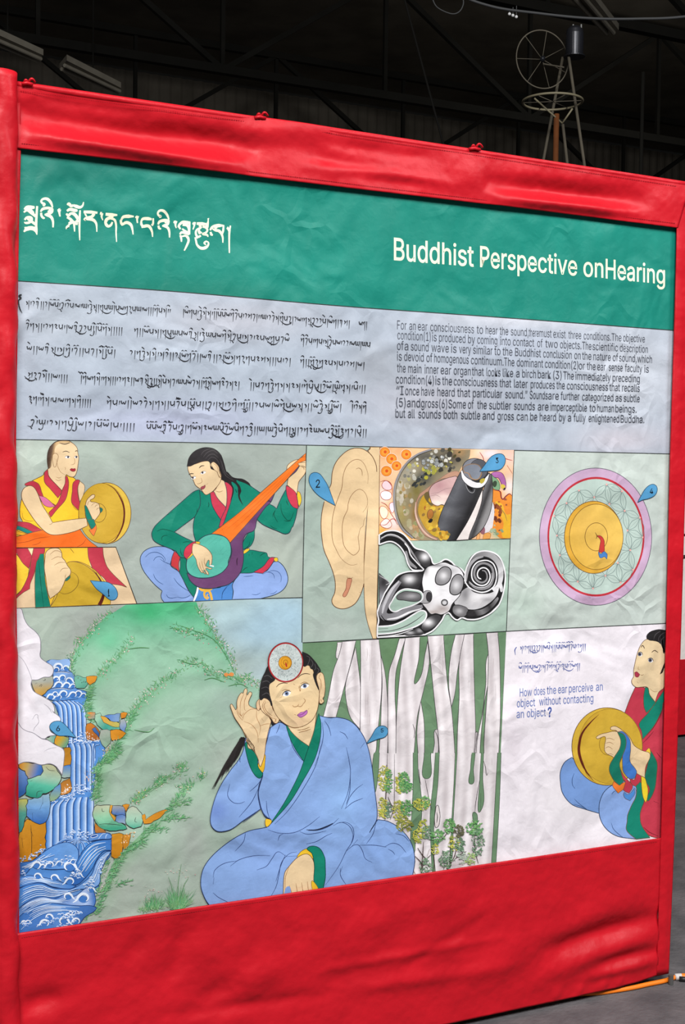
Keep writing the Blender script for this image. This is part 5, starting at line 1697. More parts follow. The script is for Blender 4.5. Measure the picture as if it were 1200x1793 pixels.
a = Art(BL + 200 * STEP)
fr('Z')
a.lines('180 90 175 300 165 560|245 200 245 460|190 360 220 430 240 450 210 550|420 860 470 920 480 1000|440 790 480 850 530 900|490 740 480 900 470 1000|550 850 500 900 480 960|560 780 580 900 575 1000|585 750 650 710 700 650|700 950 750 860 770 780 800 700|740 900 790 850 850 820|920 680 925 820 950 920|715 700 715 950', '4a3a34', 1.5)
a.lines('420 860 400 960 420 1010|520 860 540 800|700 960 690 900', '7a5a50', 1.2)
YG, GN = ['c4be4e', 'cfc95e', 'b2ae48', 'a4aa54', '8ea454'], ['5f9a5a', '528c54', '74aa64', '6a9a5c', '468250', '86b276']
DG = ['6a8a6a', '5a7a60', '7a9a78', '8aa888', '4a6a50']
for x, y, rx, ry, c, n in ((150, 200, 50, 110, YG, 90), (185, 230, 34, 110, GN, 70), (280, 250, 40, 90, YG, 60), (320, 230, 46, 90, GN, 110), (350, 280, 40, 50, GN, 40), (140, 450, 40, 90, YG, 90), (190, 470, 30, 70, DG, 40), (270, 470, 50, 90, YG, 90), (340, 450, 50, 70, GN, 90),
                           (320, 590, 70, 70, ['8a8a3a', 'a8a048', '7a8a48', '6a7a3a'], 110), (460, 420, 70, 50, YG, 80), (500, 400, 40, 50, GN, 40), (480, 600, 40, 60, YG, 50), (440, 690, 50, 60, YG, 70), (510, 660, 40, 60, DG, 50),
                           (600, 690, 60, 60, GN, 80), (700, 600, 50, 60, GN, 90), (780, 650, 40, 50, ['4a4a3a', '5a5a44', '6a6a4a'], 60), (740, 750, 50, 60, YG, 40), (790, 760, 40, 60, DG, 60), (910, 620, 70, 60, GN, 120), (940, 740, 50, 120, DG, 90), (880, 880, 50, 50, ['8ab068', 'a8c078'], 40),
                           (670, 880, 60, 80, DG, 80), (500, 950, 50, 70, DG, 60), (580, 800, 30, 50, YG, 30), (800, 870, 60, 60, ['b4c0b0', 'a4b4a4'], 40)):
    for k in range(int(n * 1.15)):
        u, r = RG.uniform(0, 2 * PI), math.sqrt(RG.random())
        X, Y_ = pt(x + rx * r * math.cos(u), y + ry * r * math.sin(u))
        L = RG.uniform(2.5, 5.5)
        an = RG.gauss(0.35, 0.5)
        a.up(0.06)
        a.ribbon([(X, Y_), (X + L * math.cos(an) * .5, Y_ + L * math.sin(an) * .5), (X + L * math.cos(an), Y_ + L * math.sin(an))], RG.choice(c), lambda t: 1.8 * math.sin(PI * (0.15 + 0.7 * t)))
a.emit('painted_shrubs', forest_panel, 'yellow green painted shrubs at the foot of the trunks')

# ------------------------------------------------------------------ the listening person
a = Art(BL + 0.0028)
fr('W')
OUTL = '26355c'
RB = blobfn('86a6da', [(460, 1440, 60, 40, '7f9ed6'), (600, 1400, 40, 60, '8cb0e2'), (380, 1420, 24, 24, '6e8ac6'), (560, 1330, 50, 40, '8cabdf'), (650, 1490, 50, 30, '84a5dc'), (480, 1500, 60, 40, '86a5dc')])
for k in range(26):
    t = k / 25
    x1, y1 = 75 + 110 * t + RG.uniform(-12, 12), 515 - 150 * t + RG.uniform(-14, 14)
    a.brush('%.1f %.1f 26 %.1f %.1f 18 %.1f %.1f 9 %.1f %.1f 2' % (262 + RG.uniform(-14, 16), 215 + RG.uniform(-6, 16), 205 + 28 * t + RG.uniform(-6, 6), 290 + 12 * t + RG.uniform(-8, 8), 135 + 70 * t, 405 - 50 * t, x1, y1), RG.choice(['1f1b1a', '2a2625', '262222']))
a.fill('275 215c 260 290 230 350 190 400 130 490 90 580 65 680 68 735 95 768 130 775 190 760 260 710 365 640c 350 560 355 500 378 440c 400 300 420 200 430 150c', RB, OUTL, 1.2)
a.fill('425 150c 480 120 520 140c 650 350c 720 80c 780 92 830 90 900 110 955 160 1000 240 1030 360 1050 520 1065 650 1060 710 1020 780 @X 935 90c 965 45c 1020 55 1085 95 1140 165 1160 250 1150 330 1140 365c 600 450c 110 530c 60 465 35 385 55 290 140 195 270 112 385 85c @W 400 745c 430 710 390 680 362 610 352 540 378 440c 375 330 400 240', RB, OUTL, 1.3, step=7)
a.lines('180 490 168 560 200 600 240 606 270 595|300 535 340 500 365 470|365 640 300 690 260 720|350 520 310 600 235 690|245 320 240 350 245 360|225 350 222 380|400 590 405 650 420 700|430 710 380 660 355 570 352 520|540 210 560 270 600 330 625 355|725 260 700 370 620 520 530 650 450 730|735 120 742 200 720 300 690 380|750 110 775 150 788 200|840 175 870 190 890 220|880 270 895 340 905 420 890 540 850 640|905 450 900 540 880 610|875 635 900 570 940 520 980 490|870 640 920 600 980 575|720 685 650 740 570 780 480 785 410 765|650 770 720 765 790 735 835 695|600 775 640 790 700 785 760 770|640 850 700 835 760 800 795 785|800 740 850 720 900 745 920 800 905 857|470 830 480 800 500 790|600 170 640 160|460 185 475 150 480 130|1000 850 1040 790 1060 710|990 240 965 275', '2c3f70', 1.1)
a.lines('640 765 700 765 760 745 800 725', '1a2238', 2.2)
a.lines('@X 270 112 260 160 215 212|@X 100 350 110 310 160 275 230 262|@X 100 385 105 350|@X 190 290 240 255 320 235 400 235|@X 330 310 380 290 410 250 440 215 480 235|@X 540 215 500 225 460 270 445 340 430 400 400 455|@X 480 230 455 290 430 370|@X 100 430 130 455 190 485|@X 480 240 560 235|@X 750 65 800 60 835 90 835 150 800 210 760 290 690 390|@X 800 210 840 180 865 180 885 210 900 250 935 270|@X 830 185 860 150|@X 870 180 950 180 1010 190|@X 1000 190 1040 170 1080 180 1115 220|@X 1060 120 1100 130 1130 160|@X 770 300 770 340 800 390|@X 780 290 770 320|@X 1020 200 1045 215 1055 230', '2c3f70', 1.1)
# lining, cuff
a.fill('715 65c 728 130 722 225 690 340 620 470 540 600 410 747c 450 690 520 580 600 420 650 270 690 150', '0d7a62', '0a3a34', 1.0)
a.fill('518 138c 550 150 655 265c 625 355c 580 290 540 210', '0d7a62', '0a3a34', 1.0)
a.fill('395 702 412 700 432 712 412 742 398 745', 'e6bb2e', SKO, 0.7)
a.fill('385 310 392 360 378 420 358 405 350 370', 'e0b02c', SKO, 0.7)
a.fill('288 230c 300 260 290 262c 280 250', 'e0b02c', SKO, 0.7)
a.fill('270 250c 278 300 300 380 330 435 362 455 380 428c 350 385 345 320 300 270 285 235', '0d7a62', '0a3a34', 1.0)
# neck, head, ears, hair
fr('V')
hs = blobfn('e0c498', [(520, 1240, 20, 24, 'ddbf92'), (500, 1215, 16, 12, 'e6cda2'), (540, 1200, 16, 14, 'e4cba0'), (525, 1265, 20, 10, 'debd96')])
a.fill('690 825c 760 850 850 835 962 730c 940 880 893 1025c 800 960 730 890', 'e2c69c', SKO, 0.9)
a.fill('545 790c 560 830 600 815 620 785c 600 760', '1d1b1c')
a.fill('395 1040 340 1043 330 975 290 880 255 825 215 765 188 700 174 652 186 640 205 665 228 692 236 612 256 560 282 535 290 545 302 510 320 498 330 520 326 558 350 530 372 540 360 575 342 620 346 650 370 668 415 685 480 700 545 790 540 830 520 900 500 1000 @W 388 318 372 370 362 385 350 340 330 300 295 255 @V 320 965', 'e2c69c', SKO, 1.0)
a.lines('228 692 250 745 285 790|236 650 250 720 290 765|262 690 275 745 300 720|300 545 270 620 265 690|326 558 305 610 305 690 318 700|285 790 300 740 340 700 380 685 415 690|300 800 370 830 420 900 430 990|415 690 415 760 450 850 440 920|450 840 490 825 540 820|330 520 312 600|460 770 480 800|290 880 310 930', 'a5764a', 0.9)
a.fill('412 640 430 602 455 598 450 660 430 700', 'dcb992', SKO, 0.9)
a.fill('440 610 470 586 515 598 550 640 565 690 605 745 622 780 602 815 575 812 545 770 490 730 455 690', 'e0c298', SKO, 1.0)
a.lines('490 605 470 650 490 710 550 765 580 775|500 610 485 660 510 710 560 750|580 770 590 790 575 808|596 770 590 800', '96683e', 0.9)
a.fill('962 390 990 352 1020 362 1036 420 1042 500 1032 570 1020 592 1032 612 1010 637 990 630 988 560 978 480', 'e0c298', SKO, 1.0)
a.lines('1000 365 985 400 1000 420 1005 480 990 540|1000 595 1005 610 1012 618', '96683e', 0.9)
a.fill('530 470 560 420 620 400 720 380 830 300 890 288 930 330 945 400 985 500 985 600 968 700 925 785 850 838 760 856 690 830 620 775 580 715 555 640 535 560', hs, SKO, 1.0, step=4)
a.fill('450 605 442 520 458 420 490 350 530 290 560 360 585 415 535 462 528 510 540 570 560 645 550 660 530 610 490 585', '232122', None)
a.fill('830 160c 890 188 940 238 975 285 1002 345 965 365 960 420 985 512 960 470 935 400 930 370 940 335 908 318 890 286 850 300 830 260', '232122', None)
a.lines('465 560 510 540 540 570|455 500 500 485 530 500|465 440 510 430 540 450|480 390 520 380 560 410|870 200 900 220 880 290|910 230 930 270 910 310|945 270 955 310 940 335|965 310 985 330 965 365', '4f4c4d', 1.2)
a.ell(680, 260, 162, 182, 'a82a2c', 0, '5a1a1c', 0.8, n=60)
a.ell(681, 260, 150, 169, 'c2cbc8', 0, None, n=60)
for k in range(300):
    u, r = RG.uniform(0, 2 * PI), math.sqrt(RG.uniform(0.15, 1))
    x, y = pt(681 + 146 * r * math.cos(u), 260 + 165 * r * math.sin(u))
    an = RG.choice([0, 1.05, 2.1, 0.5, 1.6, 2.6]) + 0.3
    a.up(0.03)
    a.ribbon([(x - 1.7 * math.cos(an), y - 1.7 * math.sin(an)), (x, y), (x + 1.7 * math.cos(an), y + 1.7 * math.sin(an))], RG.choice(['8e9a9a', '7f8b8c', 'e2e6e4', 'a4aead']), 0.5, 0)
a.ell(676, 264, 60, 62, 'e2a02a', 0, '8a5a1c', 0.8, n=36)
a.ell(684, 264, 46, 54, None, 0, 'a8701c', 0.7, n=30)
a.ell(680, 260, 20, 22, None, 0, '8a5a1c', 0.7, n=20)
a.fill('678 260 688 268 694 300 684 300', 'b8302c')
a.lines('595 485 620 460 660 448 700 452|790 405 820 375 860 362 905 368', '4a382a', 1.3)
eye(a, 690, 545, 78, 46, -0.38, '6a7a9a', iw=0.44)
eye(a, 855, 476, 78, 42, -0.30, '6a7a9a', iw=0.44)
a.lines('645 520 680 508 720 515|815 455 850 440 885 450|625 585 650 570|745 650 755 665 790 658 800 640|790 660 820 662 845 635|845 590 860 605 850 630 838 632|800 480 815 520 805 470|760 735 775 740|885 690 895 682|750 455 765 465|700 840 760 858 840 845|790 880 850 870 900 850|800 900 860 885 910 870', '96683e', 0.9)
a.fill('785 742c 820 716 845 712 876 694c 878 722 850 748 815 762', 'b068ac', '6a2f6a', 0.7)
a.line('785 742 820 738 845 725 876 696', '5a2a5c', 0.9)
# the lowered hand
fr('X')
a.fill('545 250 560 215 600 198 630 222 628 250 590 235', 'e6bb2e', SKO, 0.8)
a.fill('468 450c 475 330 500 290 550 240 600 228 632 280 630 370 645 440c', SK, SKO, 1.0)
a.lines('500 290 480 350 478 420|500 390 510 420 515 440|535 380 540 410 545 440|565 375 570 410 575 440|595 370 600 410 605 440', '96683e', 0.9)
a.fill('468 450c 495 395 512 445c', '809fd6')
a.fill('595 195 650 190 685 240 690 300 690 350 675 425c 650 425c 630 370 632 290 620 225', '0d8068', '0a3a34', 1.1)
a.fill('618 368 640 385 655 415 650 430c 625 430c', 'e6bb2e', SKO, 0.7)
a.emit('painted_listener', land_panel, 'painted person in a blue robe cupping a hand to the ear')
fr('W')
marker('number_marker', forest_panel, '1000 248c 1030 205 1060 155 1090 140 1120 148 1130 175 1115 205 1070 220', '5', (1095, 168), 7.0, 4.8, 0.0022)
# ------------------------------------------------------------------ lettering: the title band
CREAM = 'eeeed2'
a = Art(BL)
fr('P')
for w, x0, x1, y0, y1, h0, h1 in (('Buddhist', 690, 830, 455, 466.5, 38.5, 36), ('Perspective', 841, 1011, 467, 482.5, 36, 33.5), ('on', 1022, 1057, 483.5, 486, 33, 33), ('Hearing', 1061, 1165, 487, 497.5, 33.5, 32)):
    a.words(w, (x0, y0), (x1, y1), h0, h1, CREAM, 0.009)
a.emit('english_title', title_panel, 'cream title lettering on the right')

a = Art(BL)
fr('1')
TT = '''128 205 30 150 182 36 185 182 40 222 180 22|118 228 14 150 208 24 190 232 30 232 266 26|246 168 20 240 260 22 236 340 24 242 400 16 244 442 8|168 200 18 195 215 22 214 236 16|
126 300 18 150 276 22 190 284 30 180 318 26 140 330 22 122 322 10|150 290 14 196 318 26 230 345 22|118 414 12 150 386 38 200 380 40 232 408 22 243 440 8|124 375 14 180 372 14 232 372 16|
300 166 14 316 152 26 296 140 22 284 120 18 310 98 22 345 102 28 376 134 26 394 180 14|278 222 14 300 196 26 350 186 26 396 190 14|284 232 20 288 262 22 306 282 22 320 282 10|394 192 16 386 225 24 340 248 30 316 250 14|330 252 22 376 270 30 396 310 22 398 372 14|360 180 20 372 205 30 350 228 22|
446 198 16 458 206 40|460 200 30 458 230 20 465 268 14|442 200 8 448 225 8|
536 160 16 548 146 30 570 168 26 592 160 22|590 160 20 622 172 34 655 180 26 680 164 18 690 130 10|530 215 20 560 200 30 610 210 32 632 210 18|524 240 18 545 258 26 565 240 22 600 245 32 640 292 32|656 208 16 652 280 20 650 380 18 653 495 10|530 275 20 560 290 26 600 330 30 635 340 20|620 300 30 640 320 24|
538 378 44 535 372 34 548 350 18|548 336 20 575 318 22 620 330 26|598 330 22 602 380 16 604 412 10|545 352 14 556 340 18 580 330 14|
690 224 26 760 226 30 822 232 20|700 240 10 712 256 18 720 270 8|790 240 30 770 268 28 720 284 30 700 296 26 712 302 12|720 290 26 780 300 30 808 330 22 815 372 14 816 414 10|
846 236 24 864 240 32|868 236 24 862 270 18 874 304 8|
900 246 28 960 252 34 1012 254 16|970 262 28 945 278 32 910 296 30 900 330 26 920 360 26 950 350 22 965 320 16|945 285 20 985 300 24 1000 350 18 1000 420 14 1005 510 9|915 305 18 900 325 24 915 355 24|
1050 300 16 1070 272 28 1120 266 34 1170 268 14|1044 300 20 1052 335 26 1070 340 22|1050 352 12 1060 345 22 1100 325 30 1140 345 28 1156 390 18 1163 440 10|1060 280 20 1046 310 20'''
for s in TT.replace('\n', '').split('|'):
    a.brush(s, CREAM)
fr('2')
TT = '''92 220 14 112 220 34|116 208 28 110 240 18 114 276 12|
150 258 16 165 236 26 215 234 32 250 240 20|150 250 16 152 290 24 165 305 22|152 318 14 175 308 28 220 305 30 250 350 22 258 408 10|264 230 16 262 280 20 250 300 22|165 305 18 205 300 26 240 320 20|
320 222 14 336 212 24 318 205 22 308 180 18 330 156 22 365 162 28 395 195 24 414 240 14|310 290 16 325 262 26 370 250 30 418 250 16|314 300 20 320 325 22 340 332 12|414 250 18 402 285 26 370 300 26 350 304 14|365 304 20 402 320 26 418 360 20 420 414 12|380 250 24 390 275 30|
458 264 18 476 268 36|484 256 24 476 290 18 484 324 10|
505 318 18 512 295 22 545 268 28 590 272 34 620 268 14|510 310 20 524 334 16|545 290 24 590 300 26 606 340 22 600 362 16|612 268 16 610 330 18 612 385 12|540 330 14 580 360 24 610 370 20|518 385 14 535 366 24 575 372 26 606 388 12|522 392 18 532 425 20 534 455 12|560 392 14 590 408 26 602 440 22 585 490 20 560 540 12|530 405 14 570 396 20|
640 276 14 652 282 32|662 266 22 656 300 16 644 338 10|
680 280 24 730 284 34 775 286 18|700 300 14 720 316 22 695 330 18 675 348 18 672 380 20 690 408 22 720 395 18|735 310 20 765 316 26 782 345 18 760 372 22 735 380 16 780 390 20 788 408 10|720 316 14 700 345 20 728 372 14|700 350 26 712 380 24|770 318 30 776 300 22 784 270 12 796 228 6|788 230 10 790 275 12 784 320 16|
664 412 14 672 440 18 684 485 20 720 515 28 760 512 30 788 488 20 790 460 14 768 450 14|776 448 16 752 465 18 768 484 12|672 410 18 690 420 16|
808 345 16 822 320 22 850 304 26 890 300 34 936 300 14|812 360 18 820 385 24 834 392 14|830 330 14 860 345 24 895 352 28 925 400 20 930 464 10|936 294 16 932 350 20 922 380 20|850 310 20 870 330 30|
968 334 16 986 320 30|1002 300 14 992 360 20 990 440 16 992 562 12|975 330 12 990 350 22'''
for s in TT.replace('\n', '').split('|'):
    a.brush(s, CREAM)
a.emit('tibetan_title', title_panel, 'cream title lettering on the left')

# ------------------------------------------------------------------ the flowing hand-written script
GLY = {
    't': (.42, [[(.22, .12, .2), (.12, .78, .04)]]),
    'l': (.5, [[(.25, .0, .17), (.2, .9, .1), (.14, 1.55, .03)]]),
    'n': (1.05, [[(.08, .12, .06), (.25, .25, .22), (.4, .52, .2), (.2, .75, .1)], [(.78, .0, .14), (.72, .8, .12), (.65, 1.65, .03)]]),
    'p': (1.0, [[(.1, .05, .2), (.15, .6, .14), (.4, .76, .16), (.66, .5, .08)], [(.76, 0, .2), (.72, .7, .12), (.68, 1.0, .04)]]),
    'r': (.8, [[(.1, .12, .2), (.4, .08, .16), (.5, .3, .16), (.35, .6, .08), (.3, .9, .03)]]),
    'g': (.98, [[(.1, .1, .18), (.2, .45, .16), (.1, .7, .05)], [(.2, .4, .06), (.6, .08, .1)], [(.7, 0, .18), (.66, .9, .12), (.58, 1.65, .03)]]),
    's': (1.05, [[(.1, .1, .16), (.32, .4, .2), (.1, .72, .1)], [(.32, .42, .08), (.66, .2, .1)], [(.8, 0, .16), (.75, .8, .1), (.7, 1.0, .04)]]),
    'y': (1.15, [[(.1, .0, .2), (.14, .6, .16), (.36, .72, .12), (.5, .4, .06)], [(.55, .05, .18), (.55, .6, .14), (.75, .72, .1), (.92, .4, .05)], [(.98, 0, .18), (.94, .9, .05)]]),
    'm': (1.08, [[(.1, .05, .18), (.2, .5, .16), (.5, .76, .14), (.72, .4, .08)], [(.86, 0, .18), (.8, .7, .12), (.74, 1.15, .04)]]),
    'd': (.86, [[(.1, .12, .2), (.5, .06, .14), (.56, .35, .14), (.4, .8, .12), (.28, 1.3, .03)]]),
    'k': (1.08, [[(.1, .1, .2), (.58, .06, .14)], [(.28, .1, .1), (.22, .72, .05)], [(.6, .05, .18), (.52, .7, .14), (.4, 1.35, .03)]]),
    'a': (.88, [[(.1, .2, .1), (.3, .05, .2), (.52, .24, .18), (.3, .46, .14), (.5, .74, .14), (.64, .6, .05)]]),
    'v': (1.0, [[(.05, .1, .18), (.2, .6, .16), (.45, .3, .08)], [(.45, .3, .1), (.6, .66, .18), (.86, .1, .12)]]),
}
ADD = {
    'i': [[(-.32, -.32, .05), (-.08, -.55, .14), (.16, -.42, .2), (.22, -.22, .05)]],
    'e': [[(-.38, -.66, .14), (-.05, -.42, .16), (.08, -.24, .05)]],
    'o': [[(-.5, -.28, .06), (-.32, -.44, .14), (-.1, -.3, .06)], [(.05, -.3, .06), (.24, -.46, .14), (.46, -.32, .06)]],
    'u': [[(-.12, .95, .1), (.16, 1.15, .17), (.05, 1.4, .05)]],
    'q': [[(-1.1, .75, .05), (-.6, 1.25, .14), (.0, 1.5, .2), (.6, 1.35, .14), (.95, .95, .05)]],
    'j': [[(.1, .85, .12), (.02, 1.4, .1), (-.3, 1.72, .1), (-.7, 1.62, .04)], [(-.7, 1.56, .2), (-.4, 1.74, .1)]],
    'x': [[(-.1, .85, .12), (-.4, 1.25, .08), (-1.0, 1.12, .04)], [(-.55, 1.15, .05), (-.2, 1.62, .2)]],
}


def script(a, s, p0, p1, H, col, wmin=0.75):
    tot = sum(GLY[c][0] for c in s if c in GLY) + 0.5 * s.count(' ')
    L = p1[0] - p0[0]
    k = L / (tot * H)
    sl = (p1[1] - p0[1]) / L
    x = p0[0]
    cx = x

    def put(strokes, ox, kx):
        for st in strokes:
            T = [(ox + u * H * kx, p0[1] + (ox + u * H * kx - p0[0]) * sl + v * H, max(w * H * 0.98, wmin if w > .06 else .5)) for u, v, w in st]
            a.brushp(T, col)
    for c in s:
        if c == ' ':
            x += 0.5 * H * k
        elif c in GLY:
            put(GLY[c][1], x, min(k, 1.15))
            cx = x + GLY[c][0] * H * k * 0.5
            x += GLY[c][0] * H * k
        else:
            put(ADD[c], cx, 1.0)


INKB = '1c1d22'
a = Art(BL)
fr('P')
for segs in (
        (('ntrkillrlvopotdxtroiptvtytdjenulgpqylepvqgrupytvlllgopntit', 45, 526, 300, 540), ('lvigptdjenintlloppovgidimtrsdlttytrdengipqdulrvtgndxrqrpelviglksl', 320, 541, 614, 561), ('vgl', 629, 562, 644, 563)),
        (('dignltrgaptlvkidxqrpljilopigonllll', 45, 565, 216, 573), ('gllvopnlgpquypvkinxtajeypvginidxptqnrtapvgxqpdvi', 235, 574, 508, 590), ('gidimtgptndexpvtrrtvylyp', 527, 591, 650, 599)),
        (('vellvkintqngjitdollpdlnioljipol', 47, 605, 204, 612), ('rlgdjennitnrillrlvoqgdollvkillrlvoqngrugpasnllptrl', 227, 613, 511, 627), ('gillgoxrjqgapnptrslvl', 526, 628, 640, 634)),
        (('sxqrudnoillvtlll', 49, 651, 120, 656), ('eligivgnitgnlltrgallvknidjqullnixpendtypvednlgonxivgaidnal', 141, 657, 421, 668), ('lelpdgdejgnnantgepijmulqrivolyxiguntpitll', 438, 669, 642, 674)),
        (('augtgientptvtgngillll', 50, 693, 161, 699), ('geptvllevrdengnlpdeioplpouxplldxtlsutqrgitgtoxjllrpvlvigepqvnunlvidejnlxijvol', 187, 700, 600, 707), ('iltringi', 616, 707, 643, 709)),
        (('dxteyjtrngpijlijvlrlpovolptllll', 53, 734, 238, 741), ('popovkixdeoptdjxlgvonavypidoqvpigrajillylydejpiglnxujlrgaeyvpdjinxqoajgrlpiull', 257, 742, 644, 751))):
    for s, x0, y0, x1, y1 in segs:
        script(a, s, (x0, y0), (x1, y1), 10.0, INKB)
fr('P')
a.brushp([(38, 516, 2.4), (33.5, 518, 3), (37, 522, 2.2), (33, 525, 2.4), (33, 533, 2.2), (36, 543, 1.6), (39, 548, 0.6)], INKB)
a.emit('tibetan_script', text_panel, 'six lines of flowing black handwriting')

# ------------------------------------------------------------------ the English body text
BODY = [
    (695.6, 576.5, 1129.8, 599.8, 'For 75 155 an 178 232 ear 250 330 consciousness 355 722 to 745 798 hear 820 920 the 938 1010 sound, 1032 1180 @ there 78 162 must 166 270 exist 285 388 three 412 520 conditions. 540 768 The 775 858 objective 872 1055'),
    (696, 594, 1135, 618, 'condition(1) 78 358 is 370 408 produced 428 650 by 672 730 coming 750 918 into 943 1030 contact 1050 1228 @ of 150 195 two 218 322 objects. 342 520 The 528 605 scientific 615 828 description 845 1080'),
    (695.6, 612.5, 1142, 635.5, 'of 75 130 a 138 170 sound 192 340 wave 365 510 is 530 575 very 597 697 similar 715 878 to 893 945 the 963 1045 Buddhist 1068 1285 @ conclusion 200 440 on 462 515 the 528 605 nature 622 768 of 785 830 sound, 838 985 which 992 1115'),
    (695.6, 631, 1136.7, 652.5, 'is 75 115 devoid 135 300 of 322 372 homogenous 388 678 continuum. 697 970 The 975 1062 dominant 1082 1303 @ condition(2) 215 495 or 500 550 the 568 640 ear 655 725 sense 752 868 faculty 888 1032 is 1052 1088'),
    (695, 651.5, 1120.8, 669.5, 'the 75 148 main 168 280 inner 308 425 ear 442 530 organ 552 695 that 705 805 looks 828 945 like 965 1052 a 1078 1105 birch 1128 1243 @ bark 155 265 (3) 285 355 The 370 458 immediately 472 768 preceding 785 1012'),
    (693.5, 671, 1120.8, 686, 'condition(4) 65 385 is 398 440 the 455 538 consciousness 553 918 that 938 1035 later 1060 1174 @ produces 95 298 the 312 382 consciousness 400 745 that 758 845 recalls 865 1012'),
    (694.6, 691, 1120.8, 704, '\u201cI 70 130 once 145 262 have 280 388 heard 415 560 that 582 690 particular 713 960 sound.\u201d 985 1172 @ Sounds 88 238 are 243 332 further 348 505 categorized 528 790 as 808 862 subtle 878 1012'),
    (694, 712, 1114, 722.5, '(5)and 68 270 gross(6) 278 497 Some 508 655 of 672 720 the 750 830 subtler 850 1035 sounds 1060 1235 @ are 155 245 imperceptible 262 568 to 590 640 human 655 795 beings. 808 985'),
    (693, 731, 1128.7, 740.5, 'but 62 145 all 168 225 sounds 255 445 both 468 582 subtle 613 775 and 795 895 gross 920 1058 can 1082 1174 @ be 92 150 heard 172 308 by 335 388 a 408 435 fully 457 558 enlightened 582 840 Buddha. 852 1050'),
]
a = Art(BL)
for X0, Y0, X1, Y1, s in BODY:
    t = s.split()
    o = 680.0
    i = 0
    while i < len(t):
        if t[i] == '@':
            o = 910.0
            i += 1
            continue
        w, b, c = t[i], o + float(t[i + 1]) / 4.8, o + float(t[i + 2]) / 4.8
        f = lambda x: Y0 + (Y1 - Y0) * (x - X0) / (X1 - X0)
        h = lambda x: 15.6 - 2.6 * (x - 690) / 440
        a.words(w, (b, f(b)), (c, f(c)), h(b), h(c), '4b4f59', 0.0)
        i += 3
a.emit('english_text', text_panel, 'nine lines of narrow grey english lettering')

# ------------------------------------------------------------------ the question
a = Art(BL)
fr('L')
BLU = '6f7fb6'
for w, x0, x1, y0, y1 in (('How', 102, 188, 559, 553), ('does', 202, 280, 550, 545), ('the', 292, 358, 543, 538), ('ear', 370, 434, 537, 532), ('perceive', 446, 616, 531, 520), ('an', 636, 684, 518, 515),
                          ('object', 82, 210, 634, 625), ('without', 238, 390, 622, 611), ('contacting', 407, 618, 610, 596), ('an', 80, 132, 709, 707), ('object', 152, 285, 704, 695)):
    a.words(w, pt(x0, y0), pt(x1, y1), 14.2, 13.8, BLU, 0.006)
a.words('?', pt(298, 702), pt(326, 700), 16.5, 16.5, '3f56a0', 0.02)
a.emit('english_question', question_panel, 'blue english question lettering')
a = Art(BL)
fr('P')
script(a, 'ntrglldxuqrudllvpinllpopotvogidiptrsjll', (911, 1131), (1027, 1127), 8.6, '4f5fa0', 0.6)
script(a, 'villgotptvqdxtndisotndoxtauptqrovgl', (909, 1165), (1017, 1161), 8.6, '4f5fa0', 0.6)
a.brushp([(905, 1133, 1.4), (902, 1138, 1.8), (903, 1147, 0.6)], '4f5fa0')
a.emit('tibetan_question', question_panel, 'two lines of blue handwriting')
# ------------------------------------------------------------------ the next banner farther off at the right
nb = thing('banner', 'second red framed banner farther off, peeping out past the right edge of the large one', 'banner')
b0 = at_z(1184, 1292, FZ)
YB = b0.y
FR_X = b0.x - 0.06


def slab(name, x0, x1, z0, z1, y, m, parent, th=0.02):
    return link(name, *box_vf(((x0 + x1) / 2, y, (z0 + z1) / 2), x1 - x0, th, z1 - z0), m, parent)


M_WHITE = mat('white_painted_canvas', 'd8d2cc', 0.6, 0.2, (6, 0.3, 'c9c4c0'), [(6, 3, 0.02)])
M_YEL = mat('yellow_paint', 'cda62c', 0.6, 0.2)
M_INK = mat('ink_paint', '2b2a2c', 0.6, 0.2)
slab('left_sleeve', FR_X - 0.06, FR_X, FZ, 2.44, YB - 0.005, M_RED, nb, 0.05)
slab('top_border', FR_X, FR_X + 2.0, 2.29, 2.44, YB, M_RED, nb)
slab('bottom_border', FR_X, FR_X + 2.0, FZ + 0.02, FZ + 0.47, YB - 0.004, M_RED, nb, 0.024)
pp = slab('painting', FR_X, FR_X + 2.0, FZ + 0.47, 2.29, YB, M_WHITE, nb)
slab('title_panel', FR_X, FR_X + 2.0, FZ + 1.55, 2.29, YB - 0.012, M_YEL, pp, 0.004)
q0 = [at(1196 + i * 2, 934 + 3 * math.sin(i), YB - 0.013) for i in range(6)]
q1 = [at(1193 + i * 2.2, 978 - i * 2.5 + 0.4 * i * i, YB - 0.013) for i in range(6)]
link('ink_stroke', *tube_vf(q0, 0.006, 6), M_INK, pp)
link('ink_stroke', *tube_vf(q1, 0.010, 6), M_INK, pp)
slab('right_sleeve', FR_X + 2.0, FR_X + 2.06, FZ, 2.44, YB - 0.005, M_RED, nb, 0.05)

# ------------------------------------------------------------------ the orange cord on the floor
M_ORANGE = mat('orange_rubber', 'e07414', 0.5, 0.4)
M_BLACK = mat('black_rubber', '1a191a', 0.5, 0.4)
M_PALE = mat('pale_tape', 'b9b4b2', 0.6, 0.3)
cord = thing('extension_cord', 'orange extension cord running under the right corner of the large banner', 'cord')
cp = [at_z(x, y, FZ + 0.0075) for x, y in ((1010, 1741), (1050, 1738), (1080, 1734), (1110, 1729), (1135, 1723.5), (1160, 1718.5), (1172, 1715), (1184, 1710.5))]


def smooth(P, k=6):
    out = []
    for i in range(len(P) - 1):
        a_, b_ = P[max(i - 1, 0)], P[min(i + 2, len(P) - 1)]
        for j in range(k):
            t = j / k
            m1, m2 = (P[i + 1] - a_) * 0.5, (b_ - P[i]) * 0.5
            out.append(P[i] * (2*t**3-3*t*t+1) + m1 * (t**3-2*t*t+t) + P[i + 1] * (-2*t**3+3*t*t) + m2 * (t**3-t*t))
    out.append(P[-1])
    return out


